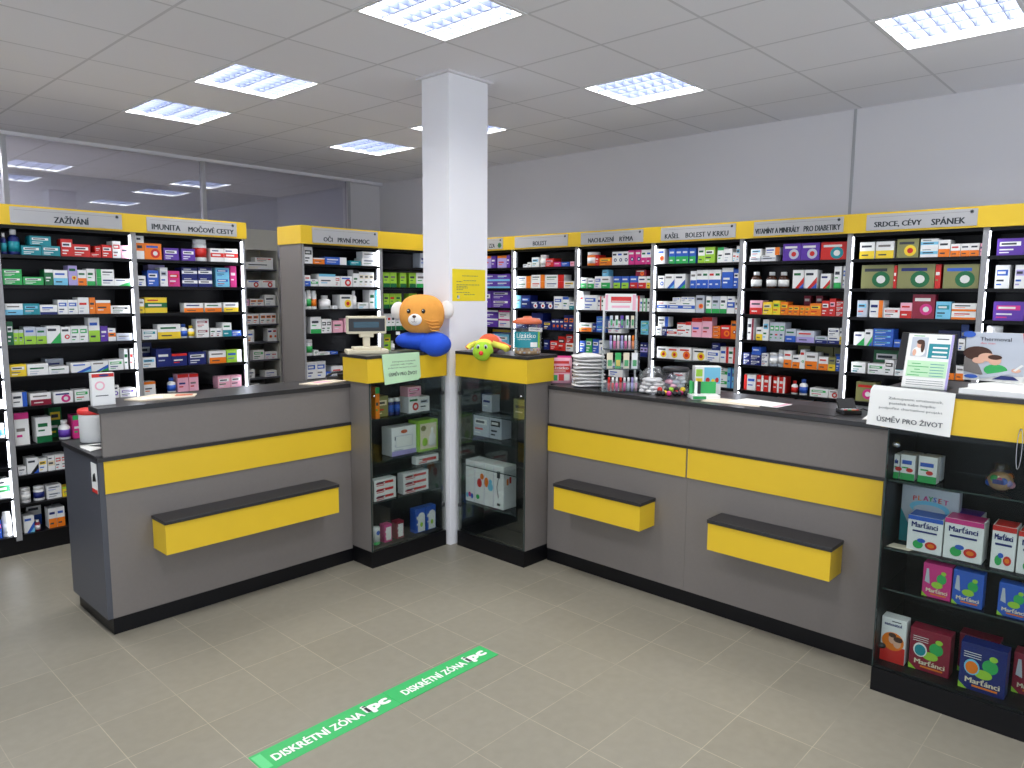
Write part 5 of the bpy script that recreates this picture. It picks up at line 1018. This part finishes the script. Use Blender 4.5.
def pic(b):
    b.box(.015, .075, -.0012, 0, .130, .210, 'card_s'); y = -.0018
    b.disc(.045, .150, .024, .020, y, 'paper'); b.disc(.046, .178, .011, .014, y-.0002, 'skin'); b.disc(.048, .190, .014, .010, y-.0004, 'hair'); b.disc(.058, .172, .007, .026, y-.0006, 'hair'); b.disc(.030, .145, .007, .014, y-.0008, 'skin')
Q('photo', pic, T=TT)
Q('text_block', lambda b: (b.rect(.080, .125, .155, .185, -.0008, 'card_t'), [b.rect(.095, .165-.018*i, .148, .172-.018*i, -.0012, 'paper') for i in range(3)], b.rect(.105, .203, .148, .207, -.0008, 'ink'), b.rect(.02, .214, .06, .2165, -.0008, 'card_g'),
  b.rect(.010, .045, .155, .112, -.0008, 'paper_green'), [b.rect(.015+.012*(i % 3), .050+.012*i, .06+.03*(i % 2), .053+.012*i, -.0012, 'card_g') for i in range(5)], [b.rect(.095, .050+.012*i, .145, .0525+.012*i, -.0012, 'card_t') for i in range(5)], [b.rect(.015, .012+.009*i, .15, .0135+.009*i, -.0008, 'ink') for i in range(3)]), T=TT)
T = frame((3.20, .640, 1.2905), 'x'); t = thing('thermometer_display', T.translation, 'Thermoval advertising board with thermometer on a white stand, right edge'.replace('Thermoval ', 'large '), 'display')
Q('base_board', lambda b: (b.prism([(0, 0), (.75, 0), (.75, .30), (.10, .30)], 0, .020, 'white_plastic'), b.prism([(.02, .05), (.75, .05), (.75, .26), (.10, .26)], .020, .034, 'paper')), T=T)
TB = frame((3.415, .672, 1.3245), 'x') @ Matrix.Diagonal((1,1,.70,1))
def board(b):
    b.box(0, .62, 0, .02, 0, .275, 'card_s', .002); y = -.0012
    b.quad([(.19, y, .275), (.62, y, .275), (.62, y, .17), (.26, y, .19), (.195, y, .225)], 'lid_red')
    for i in range(3): b.rect(.215, .247-.019*i, .40, .256-.019*i, y-.0006, 'paper')
    b.quad([(0, y-.0001, .0), (.62, y-.0001, .0), (.62, y-.0001, .05), (0, y-.0001, .03)], 'paper')
Q('board', board, T=TB)
def scene(b):
    y = -.003
    b.disc(.165, .085, .10, .045, y+.0008, 'card_s')
    b.quad([(.0, y, .05), (.0, y, .13), (.03, y, .135), (.055, y, .08), (.07, y, .03)], 'laminate'); b.disc(.045, .155, .050, .040, y-.0002, 'hair'); b.disc(.078, .135, .030, .024, y-.0004, 'skin'); b.disc(.035, .175, .03, .016, y-.0005, 'hair'); b.disc(.05, .115, .022, .018, y-.0003, 'skin')
    b.disc(.110, .065, .040, .032, y-.0006, 'card_l' if False else 'card_g'); b.disc(.105, .118, .022, .026, y-.0008, 'skin'); b.disc(.105, .137, .024, .014, y-.001, 'hair')
    b.quad([(.06, y-.0012, .012), (.13, y-.0012, .035), (.185, y-.0012, .060), (.178, y-.0012, .078), (.12, y-.0012, .052), (.05, y-.0012, .030)], 'card_s'); b.disc(.178, .068, .016, .012, y-.0014, 'skin')
    b.quad([(.168, y-.0016, .068), (.176, y-.0016, .064), (.202, y-.0016, .098), (.194, y-.0016, .104)], 'paper')
    b.quad([(.10, y-.0014, .012), (.19, y-.0014, .014), (.17, y-.0014, .034), (.13, y-.0014, .036)], 'card_n')
Q('picture', scene, T=TB)
Q('lettering', lambda b: (b.text('Thermoval', .050, .228, -.003, 'ink', w=.105, h=.021, bold=.01)), T=TB)
Q('lettering', lambda b: b.text('duo scan', .052, .210, -.003, 'lid_red', w=.05, h=.010), T=TB)
Q('emblem', lambda b: (b.disc(.012, .262, .022, .018, -.0035, 'card_b'), b.disc(.028, .022, .024, .011, -.0045, 'card_b'), b.disc(.235, .165, .018, .018, -.003, 'card_c'), b.disc(.275, .165, .018, .018, -.003, 'card_c')), T=TB)
TH = frame((3.33, .425, 1.3245), 'x') @ Matrix.Diagonal((1,1,.75,1))
Q('thermometer', lambda b: (b.add([(x*s, y*1.0, z) for z, s in ((0, .7), (.02, 1), (.11, .85), (.15, .95), (.175, .6)) for x, y in ((-.028, -.012), (.028, -.012), (.034, 0), (.028, .014), (-.028, .014), (-.034, 0))], [tuple(5-i for i in range(6)), tuple(24+i for i in range(6))]+[(k*6+i, k*6+(i+1) % 6, k*6+6+(i+1) % 6, k*6+6+i) for k in range(4) for i in range(6)], 'white_plastic'),
  b.disc(-.0, .168, .014, .006, -.0085, 'card_n'), b.disc(-.008, .115, .006, .008, -.0135, 'card_s'), b.disc(.012, .118, .006, .006, -.0135, 'card_s'), b.disc(0, .088, .009, .008, -.0135, 'card_t'), b.rect(-.008, .022, .008, .028, -.0135, 'ink')), T=TH)
b = MB(); n = 26; pts = [(3.165, .427+.008*math.sin(2*math.pi*i/n)-.0, 1.13+.075*math.cos(2*math.pi*i/n)-.02) for i in range(n+1)]
b.tube(pts, .0016, 'metal', 6); b.box(3.164, 3.181, .425, .429, 1.18, 1.184, 'metal')
tag(b.build('bead_chain', base=(3.165, .427, 1.03)), 'thin metal ball chain loop hanging over the case front', 'chain')
